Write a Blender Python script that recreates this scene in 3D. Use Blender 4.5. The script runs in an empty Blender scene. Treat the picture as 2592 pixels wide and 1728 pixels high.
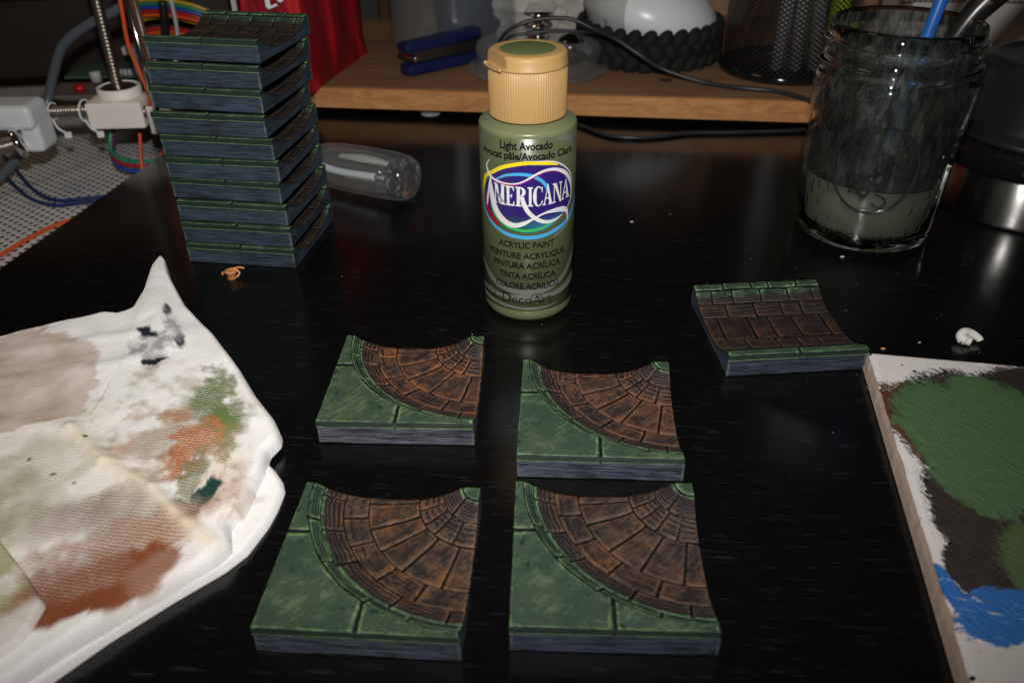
import bpy, bmesh, math, random
from math import sin, cos, pi, radians, sqrt
from mathutils import Vector, Matrix, noise
random.seed(7)
SC = bpy.context.scene
COL = SC.collection
SC.unit_settings.system = 'METRIC'
SC.unit_settings.scale_length = 0.01          # one unit is one centimetre

# ------------------------------------------------------------------ camera
cd = bpy.data.cameras.new('camera'); cam = bpy.data.objects.new('camera', cd); COL.objects.link(cam)
cR = Vector((0.9998849, -0.00837442, -0.01265138)); cU = Vector((0.01517196, 0.55190338, 0.83377003)); cF = Vector((0, 0.83386601, -0.55196691))
M = Matrix.Identity(4)
for i in range(3):
    M[i][0] = cR[i]; M[i][1] = cU[i]; M[i][2] = -cF[i]
M[2][3] = 17.552
cam.matrix_world = M
cd.sensor_width = 36; cd.lens = 28.893; cd.clip_start = 0.5; cd.clip_end = 1000
cd.dof.use_dof = True; cd.dof.focus_distance = 31.0; cd.dof.aperture_fstop = 0.155
SC.camera = cam
# ------------------------------------------------------------------ light and exposure
SC.view_settings.view_transform = 'Standard'; SC.view_settings.look = 'None'
SC.view_settings.exposure = 0.0; SC.view_settings.gamma = 1.0
w = bpy.data.worlds.new('World'); SC.world = w; w.use_nodes = True
w.node_tree.nodes['Background'].inputs[0].default_value = (1.0, 0.86, 0.72, 1)
w.node_tree.nodes['Background'].inputs[1].default_value = 0.012
def aim(o, p):
    d = Vector(p) - o.location
    o.rotation_euler = d.to_track_quat('-Z', 'Y').to_euler()
fl = bpy.data.lights.new('camera_flash', 'SPOT'); fl.energy = 61000; fl.color = (1.0, 0.975, 0.94)
fl.spot_size = radians(124); fl.spot_blend = 1.0; fl.shadow_soft_size = 0.9
flo = bpy.data.objects.new('camera_flash', fl); COL.objects.link(flo); flo.location = (0.2, 2.2, 24.0); aim(flo, (-2.0, 2.2+37.1, 24.0-14.0))
cl = bpy.data.lights.new('ceiling_lamp', 'AREA'); cl.shape = 'DISK'; cl.size = 2.2; cl.energy = 85; cl.color = (0.86, 0.93, 1.0)
clo = bpy.data.objects.new('ceiling_lamp', cl); COL.objects.link(clo); clo.location = (35.85, 81.25, 45.64); aim(clo, (10.0, 22.6, 0))
wl = bpy.data.lights.new('room_lamp', 'AREA'); wl.size = 30; wl.energy = 9000; wl.color = (1.0, 0.72, 0.45)
wlo = bpy.data.objects.new('room_lamp', wl); COL.objects.link(wlo); wlo.location = (-75, 30, 110); aim(wlo, (0, 35, 0))

# ------------------------------------------------------------------ helpers
def link(name, me, mat=None, parent=None, loc=None):
    o = bpy.data.objects.new(name, me); COL.objects.link(o)
    if mat is not None and me is not None:
        for m_ in (mat if isinstance(mat, (list, tuple)) else [mat]): me.materials.append(m_)
    if parent is not None: o.parent = parent
    if loc is not None: o.location = loc
    return o
def tag(o, label, cat, group=None):
    o['label'] = label; o['category'] = cat
    if group: o['group'] = group
    return o
def thing(name, label, cat, loc=(0, 0, 0), rz=0, group=None):
    o = bpy.data.objects.new(name, None); COL.objects.link(o); o.location = loc; o.rotation_euler = (0, 0, rz)
    o.empty_display_size = 0.5
    return tag(o, label, cat, group)
def mesh(name, vs, fs, smooth=False):
    me = bpy.data.meshes.new(name); me.from_pydata([tuple(v) for v in vs], [], fs); me.update()
    if smooth:
        for p in me.polygons: p.use_smooth = True
    return me
def fixn(me):
    bm = bmesh.new(); bm.from_mesh(me); bmesh.ops.recalc_face_normals(bm, faces=bm.faces); bm.to_mesh(me); bm.free()
def bmobj(name, bm, mat, parent=None, loc=None, smooth=False):
    me = bpy.data.meshes.new(name); bm.to_mesh(me); bm.free()
    if smooth:
        for p in me.polygons: p.use_smooth = True
    return link(name, me, mat, parent, loc)
def boxbm(bm, c, s, rz=0, bev=0, rot=None, seg=2):
    r = bmesh.ops.create_cube(bm, size=1.0)
    vs = r['verts']
    bmesh.ops.scale(bm, vec=s, verts=vs)
    if bev:
        es = list({e for v in vs for e in v.link_edges})
        g = bmesh.ops.bevel(bm, geom=es, offset=bev, segments=seg, profile=0.6, affect='EDGES')
        vs = list({v for f in g['faces'] for v in f.verts} | {v for v in vs if v.is_valid})
    mt = Matrix.Translation(c) @ (rot if rot is not None else Matrix.Rotation(rz, 4, 'Z'))
    bmesh.ops.transform(bm, matrix=mt, verts=vs)
def box(name, c, s, mat, parent=None, rz=0, bev=0, rot=None, loc=None):
    bm = bmesh.new(); boxbm(bm, c, s, rz, bev, rot)
    return bmobj(name, bm, mat, parent, loc)
def catmull(P, n=8, closed=False):
    P = [Vector(p) for p in P]; out = []; N = len(P)
    rng = range(N) if closed else range(N - 1)
    for i in rng:
        if closed: a, b, c, d = P[(i-1) % N], P[i], P[(i+1) % N], P[(i+2) % N]
        else: a, b, c, d = P[max(i-1, 0)], P[i], P[i+1], P[min(i+2, N-1)]
        for k in range(n):
            t = k / n
            out.append(0.5*((2*b) + (c-a)*t + (2*a-5*b+4*c-d)*t*t + (3*b-a-3*c+d)*t*t*t))
    if not closed: out.append(P[-1])
    return out
def tubemesh(name, P, r, seg=10, closed=False, n=8, smooth=True, interp=True):
    Q = catmull(P, n, closed) if interp else [Vector(p) for p in P]
    N = len(Q); vs = []; fs = []
    up = Vector((0, 0, 1)); prev = None
    for i, q in enumerate(Q):
        t = (Q[(i+1) % N] - Q[i-1]) if closed else (Q[min(i+1, N-1)] - Q[max(i-1, 0)])
        t.normalize()
        if prev is None:
            a = t.cross(up)
            if a.length < 0.1: a = t.cross(Vector((1, 0, 0)))
        else: a = prev - t * prev.dot(t)
        a.normalize(); b = t.cross(a); prev = a
        rr = r(i/(N-1)) if callable(r) else r
        for k in range(seg):
            an = 2*pi*k/seg; vs.append(q + a*cos(an)*rr + b*sin(an)*rr)
    for i in range(N if closed else N-1):
        for k in range(seg):
            j = (i+1) % N
            fs.append((i*seg+k, i*seg+(k+1) % seg, j*seg+(k+1) % seg, j*seg+k))
    if not closed: fs += [tuple(range(seg))[::-1], tuple((N-1)*seg+k for k in range(seg))]
    me = mesh(name, vs, fs, smooth); fixn(me)
    return me
def tube(name, P, r, mat, parent=None, **k):
    return link(name, tubemesh(name, P, r, **k), mat, parent)
def lathemesh(name, prof, seg=64, smooth=True, rfun=None, close=False):
    vs = []; fs = []; n = len(prof)
    for k in range(seg):
        a = 2*pi*k/seg
        for (r, z) in prof:
            rr = r if rfun is None else rfun(r, z, a)
            vs.append((rr*cos(a), rr*sin(a), z))
    for k in range(seg):
        j = (k+1) % seg
        for i in range(n-1 if not close else n):
            i2 = (i+1) % n
            fs.append((k*n+i, j*n+i, j*n+i2, k*n+i2))
    me = mesh(name, vs, fs, smooth)
    bm = bmesh.new(); bm.from_mesh(me); bmesh.ops.remove_doubles(bm, verts=bm.verts, dist=1e-5)
    bmesh.ops.recalc_face_normals(bm, faces=bm.faces); bm.to_mesh(me); bm.free()
    return me
def lathe(name, prof, mat, parent=None, loc=None, **k):
    return link(name, lathemesh(name, prof, **k), mat, parent, loc)
def autosmooth(o, ang=40):
    me = o.data
    bm = bmesh.new(); bm.from_mesh(me)
    for e in bm.edges:
        if len(e.link_faces) == 2 and e.calc_face_angle(0) > radians(ang): e.smooth = False
    for f in bm.faces: f.smooth = True
    bm.to_mesh(me); bm.free()
    return o
def copy_tree(o, parent=None):
    c = o.copy(); COL.objects.link(c)
    if parent is not None: c.parent = parent
    for ch in list(o.children): copy_tree(ch, c)
    return c

# ------------------------------------------------------------------ materials
class NT:
    def __init__(s, name):
        s.m = bpy.data.materials.new(name); s.m.use_nodes = True; s.t = s.m.node_tree
        s.b = s.t.nodes['Principled BSDF']; s.out = s.t.nodes['Material Output']
    def n(s, ty, **k):
        x = s.t.nodes.new(ty)
        for a, b in k.items():
            if a == 'i':
                for kk, v in b.items():
                    if isinstance(v, bpy.types.NodeSocket): s.t.links.new(v, x.inputs[kk])
                    else: x.inputs[kk].default_value = v
            else: setattr(x, a, b)
        return x
    def math(s, op, a, b=0.0, c=None, clamp=False):
        d = {0: a, 1: b}
        if c is not None: d[2] = c
        x = s.n('ShaderNodeMath', operation=op, use_clamp=clamp, i=d); return x.outputs[0]
    def mix(s, f, a, b):
        x = s.n('ShaderNodeMix', data_type='RGBA')
        for idx, v in ((0, f), (6, a), (7, b)):
            if isinstance(v, bpy.types.NodeSocket): s.t.links.new(v, x.inputs[idx])
            else: x.inputs[idx].default_value = (v if idx == 0 else tuple(v)+(1,) if len(v) == 3 else v)
        return x.outputs[2]
    def sstep(s, v, a, b):
        x = s.n('ShaderNodeMapRange', interpolation_type='SMOOTHSTEP', i={0: v, 1: a, 2: b}); return x.outputs[0]
    def coord(s, sc=(1, 1, 1), kind='Object', rz=0):
        t = s.n('ShaderNodeTexCoord'); src = t.outputs[kind]
        if rz:
            r = s.n('ShaderNodeMapping', i={0: src}); r.inputs['Rotation'].default_value = (0, 0, rz); src = r.outputs[0]
        m = s.n('ShaderNodeMapping', i={0: src}); m.inputs['Scale'].default_value = sc
        return m.outputs[0]
    def noise(s, vec, scale=1.0, detail=3, rough=0.5, dist=0.0):
        return s.n('ShaderNodeTexNoise', i={'Vector': vec, 'Scale': scale, 'Detail': detail, 'Roughness': rough, 'Distortion': dist}).outputs[0]
    def attr(s, name, fac=True):
        x = s.n('ShaderNodeAttribute', attribute_name=name); return x.outputs['Fac'] if fac else x.outputs['Color']
    def bump(s, h, dist=0.02, strength=0.5):
        x = s.n('ShaderNodeBump', i={'Height': h, 'Distance': dist, 'Strength': strength}); s.t.links.new(x.outputs[0], s.b.inputs['Normal']); return x
    def set(s, **k):
        for a, v in k.items():
            a = a.replace('_', ' ')
            if isinstance(v, bpy.types.NodeSocket): s.t.links.new(v, s.b.inputs[a])
            else: s.b.inputs[a].default_value = (tuple(v)+(1,) if isinstance(v, tuple) and len(v) == 3 else v)
        return s.m
def plain(name, col, rough=0.45, metal=0.0, vary=0.12, nsc=3.0, bump=0.15, spec=0.5, **k):
    t = NT(name); v = t.coord()
    n = t.noise(v, nsc, 4, 0.6); lo = tuple(c*(1-vary) for c in col); hi = tuple(min(1, c*(1+vary)) for c in col)
    t.set(Base_Color=t.mix(n, lo, hi), Roughness=rough, Metallic=metal, Specular_IOR_Level=spec, **k)
    if bump: t.bump(t.noise(v, nsc*6, 3), 0.02, bump)
    return t.m

# black wood grain desk
t = NT('black_desk'); v = t.coord((0.45, 5.5, 1), rz=radians(6.5)); v2 = t.coord((0.9, 13.0, 1), rz=radians(6.5))
g1 = t.noise(v, 1.0, 4, 0.6, 0.2); g2 = t.noise(v2, 1.0, 3, 0.55, 0.1); big = t.noise(t.coord(), 0.25, 3, 0.5)
st = t.math('MULTIPLY', t.sstep(g2, 0.55, 0.72), t.sstep(g1, 0.42, 0.60))
dust = t.sstep(t.noise(t.coord(), 9.0, 2, 0.5), 0.735, 0.78)
smear = t.noise(t.coord((1, 1, 1)), 0.16, 4, 0.6)
c = t.mix(t.math('MULTIPLY', st, t.math('ADD', 0.35, big)), (0.0036, 0.0033, 0.0035), (0.021, 0.024, 0.029)); c = t.mix(t.math('MULTIPLY', dust, 0.05), c, (0.22, 0.2, 0.18))
rg = t.math('ADD', 0.11, t.math('MULTIPLY', smear, 0.14))
t.set(Base_Color=c, Roughness=rg, Specular_IOR_Level=0.42)
t.bump(t.math('ADD', t.math('MULTIPLY', g2, 0.7), t.math('MULTIPLY', t.noise(t.coord(), 14.0, 2), 0.25)), 0.008, 0.20)
M_desk = t.m
# pine wood
def wood(name, dark, light, rz=0, knots=True):
    t = NT(name); v = t.coord((0.12, 1.6, 1.6), rz=rz)
    n = t.noise(v, 1.3, 5, 0.6, 0.8); f = t.noise(t.coord((0.6, 12, 12), rz=rz), 1.0, 3)
    c = t.mix(t.sstep(n, 0.3, 0.7), dark, light); c = t.mix(t.math('MULTIPLY', t.sstep(f, 0.45, 0.7), 0.35), c, tuple(x*0.5 for x in dark))
    t.set(Base_Color=c, Roughness=0.55); t.bump(f, 0.02, 0.3); return t.m
M_pine = wood('pine_board', (0.22, 0.105, 0.048), (0.35, 0.19, 0.095))
M_pine_edge = wood('pine_edge', (0.42, 0.17, 0.05), (0.60, 0.30, 0.11))
M_darkwood = wood('dark_wood', (0.008, 0.004, 0.003), (0.02, 0.008, 0.006))

# painted stone of the printed tiles
def stone_mat(name, slab=False):
    t = NT(name); tc = t.n('ShaderNodeTexCoord'); oi = t.n('ShaderNodeObjectInfo'); rnd = oi.outputs['Random']
    sep = t.n('ShaderNodeSeparateXYZ', i={0: tc.outputs['Object']}); z = sep.outputs[2]
    off = t.n('ShaderNodeCombineXYZ', i={0: t.math('MULTIPLY', rnd, 37.0), 1: t.math('MULTIPLY', rnd, 91.0), 2: t.math('MULTIPLY', rnd, 53.0)})
    P = t.n('ShaderNodeVectorMath', operation='ADD', i={0: tc.outputs['Object'], 1: off.outputs[0]}).outputs[0]
    def scaled(sc, rz=0):
        src = P
        if rz:
            r = t.n('ShaderNodeMapping', i={0: src}); r.inputs['Rotation'].default_value = (0, 0, rz); src = r.outputs[0]
        m = t.n('ShaderNodeMapping', i={0: src}); m.inputs['Scale'].default_value = sc; return m.outputs[0]
    wob = t.math('MULTIPLY', t.math('SUBTRACT', t.noise(P, 1.6, 2), 0.5), 0.05)
    lay = t.math('FRACT', t.math('DIVIDE', t.math('ADD', z, wob), 0.050))
    layr = t.math('MULTIPLY', t.math('ABSOLUTE', t.math('SUBTRACT', lay, 0.5)), 2.0)           # 0 .. 1
    fine = t.noise(P, 9.0, 5, 0.7); mid = t.noise(P, 2.0, 4, 0.6); large = t.noise(P, 0.8, 3, 0.5)
    nz = t.n('ShaderNodeSeparateXYZ', i={0: t.n('ShaderNodeNewGeometry').outputs['True Normal']}).outputs[2]
    if slab:
        s1 = t.noise(scaled((0.45, 0.45, 8.0)), 2.0, 5, 0.7); s2 = t.noise(scaled((0.8, 0.8, 30.0)), 1.2, 3, 0.6)
        f = t.math('ADD', t.math('MULTIPLY', s1, 0.75), t.math('MULTIPLY', s2, 0.75))
        f = t.math('ADD', f, t.math('MULTIPLY', t.math('SUBTRACT', large, 0.5), 0.35))
        f = t.sstep(f, 0.60, 0.90)
        ax = t.math('ABSOLUTE', sep.outputs[0]); ay = t.math('ABSOLUTE', sep.outputs[1])
        corner = t.math('MULTIPLY', t.sstep(t.math('MINIMUM', ax, ay), 2.44, 2.50), t.sstep(t.math('ADD', mid, t.math('MULTIPLY', fine, 0.4)), 0.5, 0.8))
        gz = t.math('MULTIPLY', t.sstep(t.math('ADD', z, t.math('MULTIPLY', t.math('SUBTRACT', large, 0.5), 1.1)), 0.42, 0.85), 0.8)
        hi = t.mix(gz, (0.120, 0.140, 0.205), (0.055, 0.110, 0.080))
        hi = t.mix(t.sstep(z, 0.0, 0.07), (0.03, 0.033, 0.05), hi)
        tn_ = t.n('ShaderNodeMix', data_type='RGBA', blend_type='MULTIPLY'); t.t.links.new(hi, tn_.inputs[6]); t.t.links.new(oi.outputs['Color'], tn_.inputs[7]); tn_.inputs[0].default_value = 0.9
        c = t.mix(f, (0.012, 0.018, 0.024), tn_.outputs[2])
        c = t.mix(t.math('MULTIPLY', corner, 0.8), c, (0.12, 0.17, 0.15))
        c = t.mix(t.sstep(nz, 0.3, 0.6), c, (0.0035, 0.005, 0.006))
        t.set(Base_Color=c, Roughness=0.55, Specular_IOR_Level=0.3)
        t.bump(t.math('ADD', t.math('MULTIPLY', s2, 0.8), t.math('MULTIPLY', layr, 0.35)), 0.03, 0.9)
        return t.m
    wear = t.attr('wear')
    zz = t.math('ADD', z, t.math('MULTIPLY', t.math('SUBTRACT', mid, 0.5), 0.22))
    gm = t.sstep(t.math('ADD', t.attr('green_paint'), t.math('MULTIPLY', t.math('SUBTRACT', mid, 0.5), 0.9)), 0.38, 0.62)   # where the green was painted
    brown = t.mix(t.sstep(t.math('ADD', large, t.math('MULTIPLY', t.math('SUBTRACT', mid, 0.5), 0.5)), 0.36, 0.66), (0.094, 0.064, 0.052), (0.185, 0.084, 0.040)); brown = t.mix(t.math('MULTIPLY', rnd, 0.55), brown, (0.085, 0.052, 0.040))
    grey = (0.070, 0.055, 0.056); green = t.mix(t.sstep(large, 0.35, 0.7), (0.066, 0.112, 0.062), (0.116, 0.162, 0.088))
    cc = t.mix(t.sstep(zz, 0.50, 0.68), brown, grey); cc = t.mix(gm, cc, green)
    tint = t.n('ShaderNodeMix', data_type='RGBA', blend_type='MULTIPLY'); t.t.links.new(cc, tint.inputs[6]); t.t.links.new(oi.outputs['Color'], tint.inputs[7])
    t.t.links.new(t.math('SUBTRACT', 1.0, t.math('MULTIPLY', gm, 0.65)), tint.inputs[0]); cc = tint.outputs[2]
    stroke = t.noise(scaled((5.0, 0.5, 1.0), 0.75), 2.2, 4, 0.65)
    slope = t.math('SUBTRACT', 1.0, nz); lw = t.math('MULTIPLY', t.sstep(slope, 0.008, 0.05), t.sstep(wear, -0.4, -0.1))
    flat = t.math('SUBTRACT', 1.0, lw)
    f = t.math('ADD', t.math('MULTIPLY', fine, 0.5), t.math('MULTIPLY', t.math('MULTIPLY', stroke, 0.55), flat))
    f = t.math('ADD', f, t.math('MULTIPLY', t.math('MULTIPLY', t.math('SUBTRACT', layr, 0.15), 0.55), lw))
    f = t.math('ADD', f, t.math('MULTIPLY', t.math('SUBTRACT', mid, 0.5), 0.7))
    f = t.math('ADD', f, t.math('MULTIPLY', wear, 0.18))
    f = t.sstep(f, 0.34, 0.80)
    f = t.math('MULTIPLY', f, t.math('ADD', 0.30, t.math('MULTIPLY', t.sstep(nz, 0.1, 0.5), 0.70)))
    f = t.math('MAXIMUM', f, t.math('MULTIPLY', t.math('MULTIPLY', gm, t.sstep(nz, 0.97, 0.99)), 0.38))
    lime = t.mix(0.0, (0.20, 0.36, 0.14), (0, 0, 0)); hl = t.mix(gm, (0.25, 0.120, 0.055), lime)
    tn2 = t.n('ShaderNodeMix', data_type='RGBA', blend_type='MULTIPLY'); t.t.links.new(hl, tn2.inputs[6]); t.t.links.new(oi.outputs['Color'], tn2.inputs[7]); t.t.links.new(t.math('SUBTRACT', 1.0, t.math('MULTIPLY', gm, 0.85)), tn2.inputs[0])
    ed = t.sstep(t.math('ADD', wear, t.math('MULTIPLY', t.math('SUBTRACT', t.math('ADD', t.math('MULTIPLY', fine, 0.5), t.math('MULTIPLY', mid, 0.6)), 0.55), 2.4)), 0.60, 1.10)
    cc = t.mix(t.math('MULTIPLY', ed, t.math('ADD', 0.36, t.math('MULTIPLY', gm, 0.2))), cc, tn2.outputs[2])
    f = t.math('MAXIMUM', f, t.math('MULTIPLY', ed, t.sstep(wear, 0.4, 0.8)))
    dark = t.mix(gm, (0.018, 0.013, 0.013), (0.008, 0.026, 0.019))
    c = t.mix(f, dark, cc)
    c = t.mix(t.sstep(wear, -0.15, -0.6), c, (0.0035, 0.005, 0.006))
    t.set(Base_Color=c, Roughness=0.60, Specular_IOR_Level=0.3)
    h = t.math('ADD', t.math('MULTIPLY', fine, 0.8), t.math('MULTIPLY', layr, lw))
    t.bump(t.math('ADD', h, t.math('MULTIPLY', stroke, 0.4)), 0.035, 0.8)
    return t.m
M_stone = stone_mat('painted_stone'); M_slab = stone_mat('painted_slab', True)
# wet wash in the trough of the drying tile
def wetted(src, name):
    m = src.copy(); m.name = name; b = m.node_tree.nodes['Principled BSDF']
    b.inputs['Roughness'].default_value = 0.22; b.inputs['Specular IOR Level'].default_value = 0.5; return m
M_wet = wetted(M_stone, 'wet_painted_stone')

M_white_pl = plain('white_plastic', (0.88, 0.82, 0.76), 0.45, vary=0.05)
M_white_cool = plain('white_plastic_cool', (0.72, 0.75, 0.78), 0.3, vary=0.04, bump=0.02)
M_grey_pl = plain('grey_plastic', (0.42, 0.44, 0.45), 0.45, vary=0.05)
M_black_pl = plain('black_plastic', (0.012, 0.012, 0.013), 0.32, bump=0.05)
M_black_gl = plain('black_gloss', (0.008, 0.008, 0.009), 0.12, bump=0)
M_rubber = plain('black_cable', (0.018, 0.02, 0.024), 0.38, bump=0.05)
M_cord = plain('black_cord', (0.0022, 0.0026, 0.0028), 0.8, nsc=9, bump=0.8)
M_chrome = plain('chrome', (0.72, 0.71, 0.70), 0.12, 1.0, vary=0.05, bump=0)
M_steel = plain('threaded_steel', (0.34, 0.30, 0.25), 0.35, 1.0, vary=0.2)
M_orange_w = plain('orange_wire', (0.62, 0.085, 0.02), 0.4, bump=0)
M_blue_w = plain('blue_wire', (0.012, 0.03, 0.12), 0.4, bump=0)
M_gold = plain('gold_plastic', (0.39, 0.238, 0.092), 0.40, vary=0.05, nsc=2, bump=0.04)
M_green_wire = plain('green_wire', (0.02, 0.22, 0.12), 0.4, bump=0)
M_red_w = plain('red_wire', (0.4, 0.01, 0.01), 0.4, bump=0)
M_yellow_w = plain('yellow_wire', (0.55, 0.33, 0.02), 0.4, bump=0)
M_blue2_w = plain('bright_blue_wire', (0.01, 0.06, 0.35), 0.4, bump=0)
M_hose = plain('grey_hose', (0.085, 0.10, 0.12), 0.35, bump=0.03)
M_blue_pl = plain('blue_plastic', (0.006, 0.012, 0.065), 0.35, vary=0.2, bump=0.05)
def glassmat(name, col=(1, 1, 1), rough=0.0, ior=1.45):
    t = NT(name); t.set(Base_Color=tuple(col), Roughness=rough, Transmission_Weight=1.0, IOR=ior); return t.m
M_glass = glassmat('clear_glass'); M_glass_dim = glassmat('clear_jar_glass', (0.93, 0.96, 0.96), 0.03); M_glass_dim.node_tree.nodes['Principled BSDF'].inputs['Transmission Weight'].default_value = 0.97

def thinglass(name, tintc=(0.97, 0.98, 0.98), painted_sheen=0.03):
    t = NT(name); lw = t.n('ShaderNodeLayerWeight', i={0: 0.35})
    tr = t.n('ShaderNodeBsdfTransparent', i={0: tuple(tintc)+(1,)}); gl = t.n('ShaderNodeBsdfGlossy', i={1: 0.04}); df = t.n('ShaderNodeBsdfDiffuse', i={0: (0.7, 0.74, 0.75, 1)})
    a = t.n('ShaderNodeMixShader', i={0: t.math('ADD', 0.05, t.math('MULTIPLY', t.math('POWER', lw.outputs[1], 2.5), 0.75), clamp=True), 1: tr.outputs[0], 2: gl.outputs[0]})
    b = t.n('ShaderNodeMixShader', i={0: t.math('ADD', painted_sheen, t.math('MULTIPLY', t.math('POWER', lw.outputs[1], 3.0), 0.30)), 1: a.outputs[0], 2: df.outputs[0]})  # pale diffuse painted in, stronger at rims, for light the glass would catch
    t.t.links.new(b.outputs[0], t.out.inputs[0]); return t.m
M_thin = thinglass('thin_clear_glass'); M_thin2 = thinglass('thin_canister_glass', (0.93, 0.96, 0.97), 0.05)
# ------------------------------------------------------------------ setting
YAW = radians(-8.5)
ex = Vector((cos(YAW), sin(YAW), 0)); ey = Vector((-sin(YAW), cos(YAW), 0))
DO = Vector((-23.24, 33.21, 0))
# the desk's left edge leans like the photo's: from (-23.24,33.21) to (-20.85,46.89)
el = Vector((2.39, 13.68, 0)).normalized()
A0 = DO - el*60; A1 = DO + el*66; B1 = A1 + ex*130; B0 = A0 + ex*130
vs = [A0, B0, B1, A1]; top = [Vector((p.x, p.y, 0)) for p in vs]; bot = [Vector((p.x, p.y, -2.6)) for p in vs]
me = mesh('desk_top', top+bot, [(0, 1, 2, 3), (7, 6, 5, 4), (0, 4, 5, 1), (1, 5, 6, 2), (2, 6, 7, 3), (3, 7, 4, 0)])
bm = bmesh.new(); bm.from_mesh(me); bmesh.ops.bevel(bm, geom=bm.edges[:], offset=0.06, segments=2, affect='EDGES'); bm.to_mesh(me); bm.free()
o = link('desk_top', me, M_desk); o['kind'] = 'structure'
# perforated metal sheet on the lower level at the left
t = NT('perforated_sheet'); tc = t.coord((1, 1, 1), rz=radians(-22)); sx = t.n('ShaderNodeSeparateXYZ', i={0: tc})
PX = 0.56
yy = t.math('DIVIDE', sx.outputs[1], PX*0.80); row = t.math('FLOOR', yy); fy = t.math('SUBTRACT', t.math('FRACT', yy), 0.5)
xx = t.math('ADD', t.math('DIVIDE', sx.outputs[0], PX), t.math('MULTIPLY', t.math('MODULO', row, 2.0), 0.5)); fx = t.math('SUBTRACT', t.math('FRACT', t.math('ADD', xx, 500.0)), 0.5)
d = t.math('SQRT', t.math('ADD', t.math('MULTIPLY', fx, fx), t.math('MULTIPLY', t.math('MULTIPLY', fy, fy), 0.64)))
hole = t.sstep(d, 0.255, 0.205)
pc = t.mix(t.noise(t.coord(), 0.22, 3), (0.78, 0.73, 0.70), (0.50, 0.53, 0.58))
t.set(Base_Color=t.mix(hole, pc, (0.012, 0.012, 0.014)), Roughness=0.5); t.bump(t.math('SUBTRACT', 1.0, hole), 0.05, 0.8)
M_perf = t.m
bm = bmesh.new(); boxbm(bm, (-58, 45, -3.3), (84, 110, 0.6), 0, 0.05)
o = bmobj('lower_shelf', bm, M_perf); o['kind'] = 'structure'
# wall behind
M_wall = plain('dark_wall', (0.030, 0.026, 0.022), 0.8, vary=0.3, nsc=0.05)
box_o = box('wall', (10, 118, 30), (260, 2, 160), M_wall); box_o['kind'] = 'structure'
o = box('floor', (0, 40, -72), (400, 400, 2), M_wall); o['kind'] = 'structure'
# raised pine board on the desk
P0 = Vector((-12.98, 54.49, 0.45)); P1 = Vector((18.57, 49.85, 0.45)); bx = (P1-P0).normalized(); by = Vector((-bx.y, bx.x, 0))
BT = 1.3
brd = thing('wooden_shelf', 'long pine riser board across the back of the black desk', 'shelf', (0, 0, 0))
L0 = P0 - bx*4.2; L1 = P0 + bx*72
def prism(name, pts, z0, z1, mat, parent=None, bev=0.0):
    n = len(pts); vs = [(p[0], p[1], z0) for p in pts] + [(p[0], p[1], z1) for p in pts]
    fs = [tuple(range(n))[::-1], tuple(range(n, 2*n))] + [(i, (i+1) % n, n+(i+1) % n, n+i) for i in range(n)]
    me = mesh(name, vs, fs); fixn(me)
    if bev:
        bm = bmesh.new(); bm.from_mesh(me); bmesh.ops.bevel(bm, geom=bm.edges[:], offset=bev, segments=2, affect='EDGES'); bm.to_mesh(me); bm.free()
    return link(name, me, mat, parent)
prism('board', [L0+by*0.35, L1+by*0.35, L1+by*34, L0+by*34], 0.45, 0.45+BT, M_pine, brd, 0.04)
prism('front_edge', [L0, L1, L1+by*0.34, L0+by*0.34], 0.452, 0.448+BT, M_pine_edge, brd, 0.05)
for q in (L0+bx*1.0+by*2, L0+bx*30+by*4, L1-bx*3+by*2):
    prism('foot', [q, q+bx*1.5, q+bx*1.5+by*20, q+by*20], 0.003, 0.449, M_black_pl, brd)
lathe('knot', [(0, 0.0), (0.35, 0.0), (0.5, -0.01)], plain('knot_wood', (0.06, 0.02, 0.012), 0.6), brd, (10.47, 55.03, 1.757), seg=20)
SZ = 0.45+BT
# wooden back panel of the riser
prism('back_panel', [L0+bx*26+by*24, L0+bx*45+by*24, L0+bx*45+by*25.5, L0+bx*26+by*25.5], SZ, 16, M_pine, brd)

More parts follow.
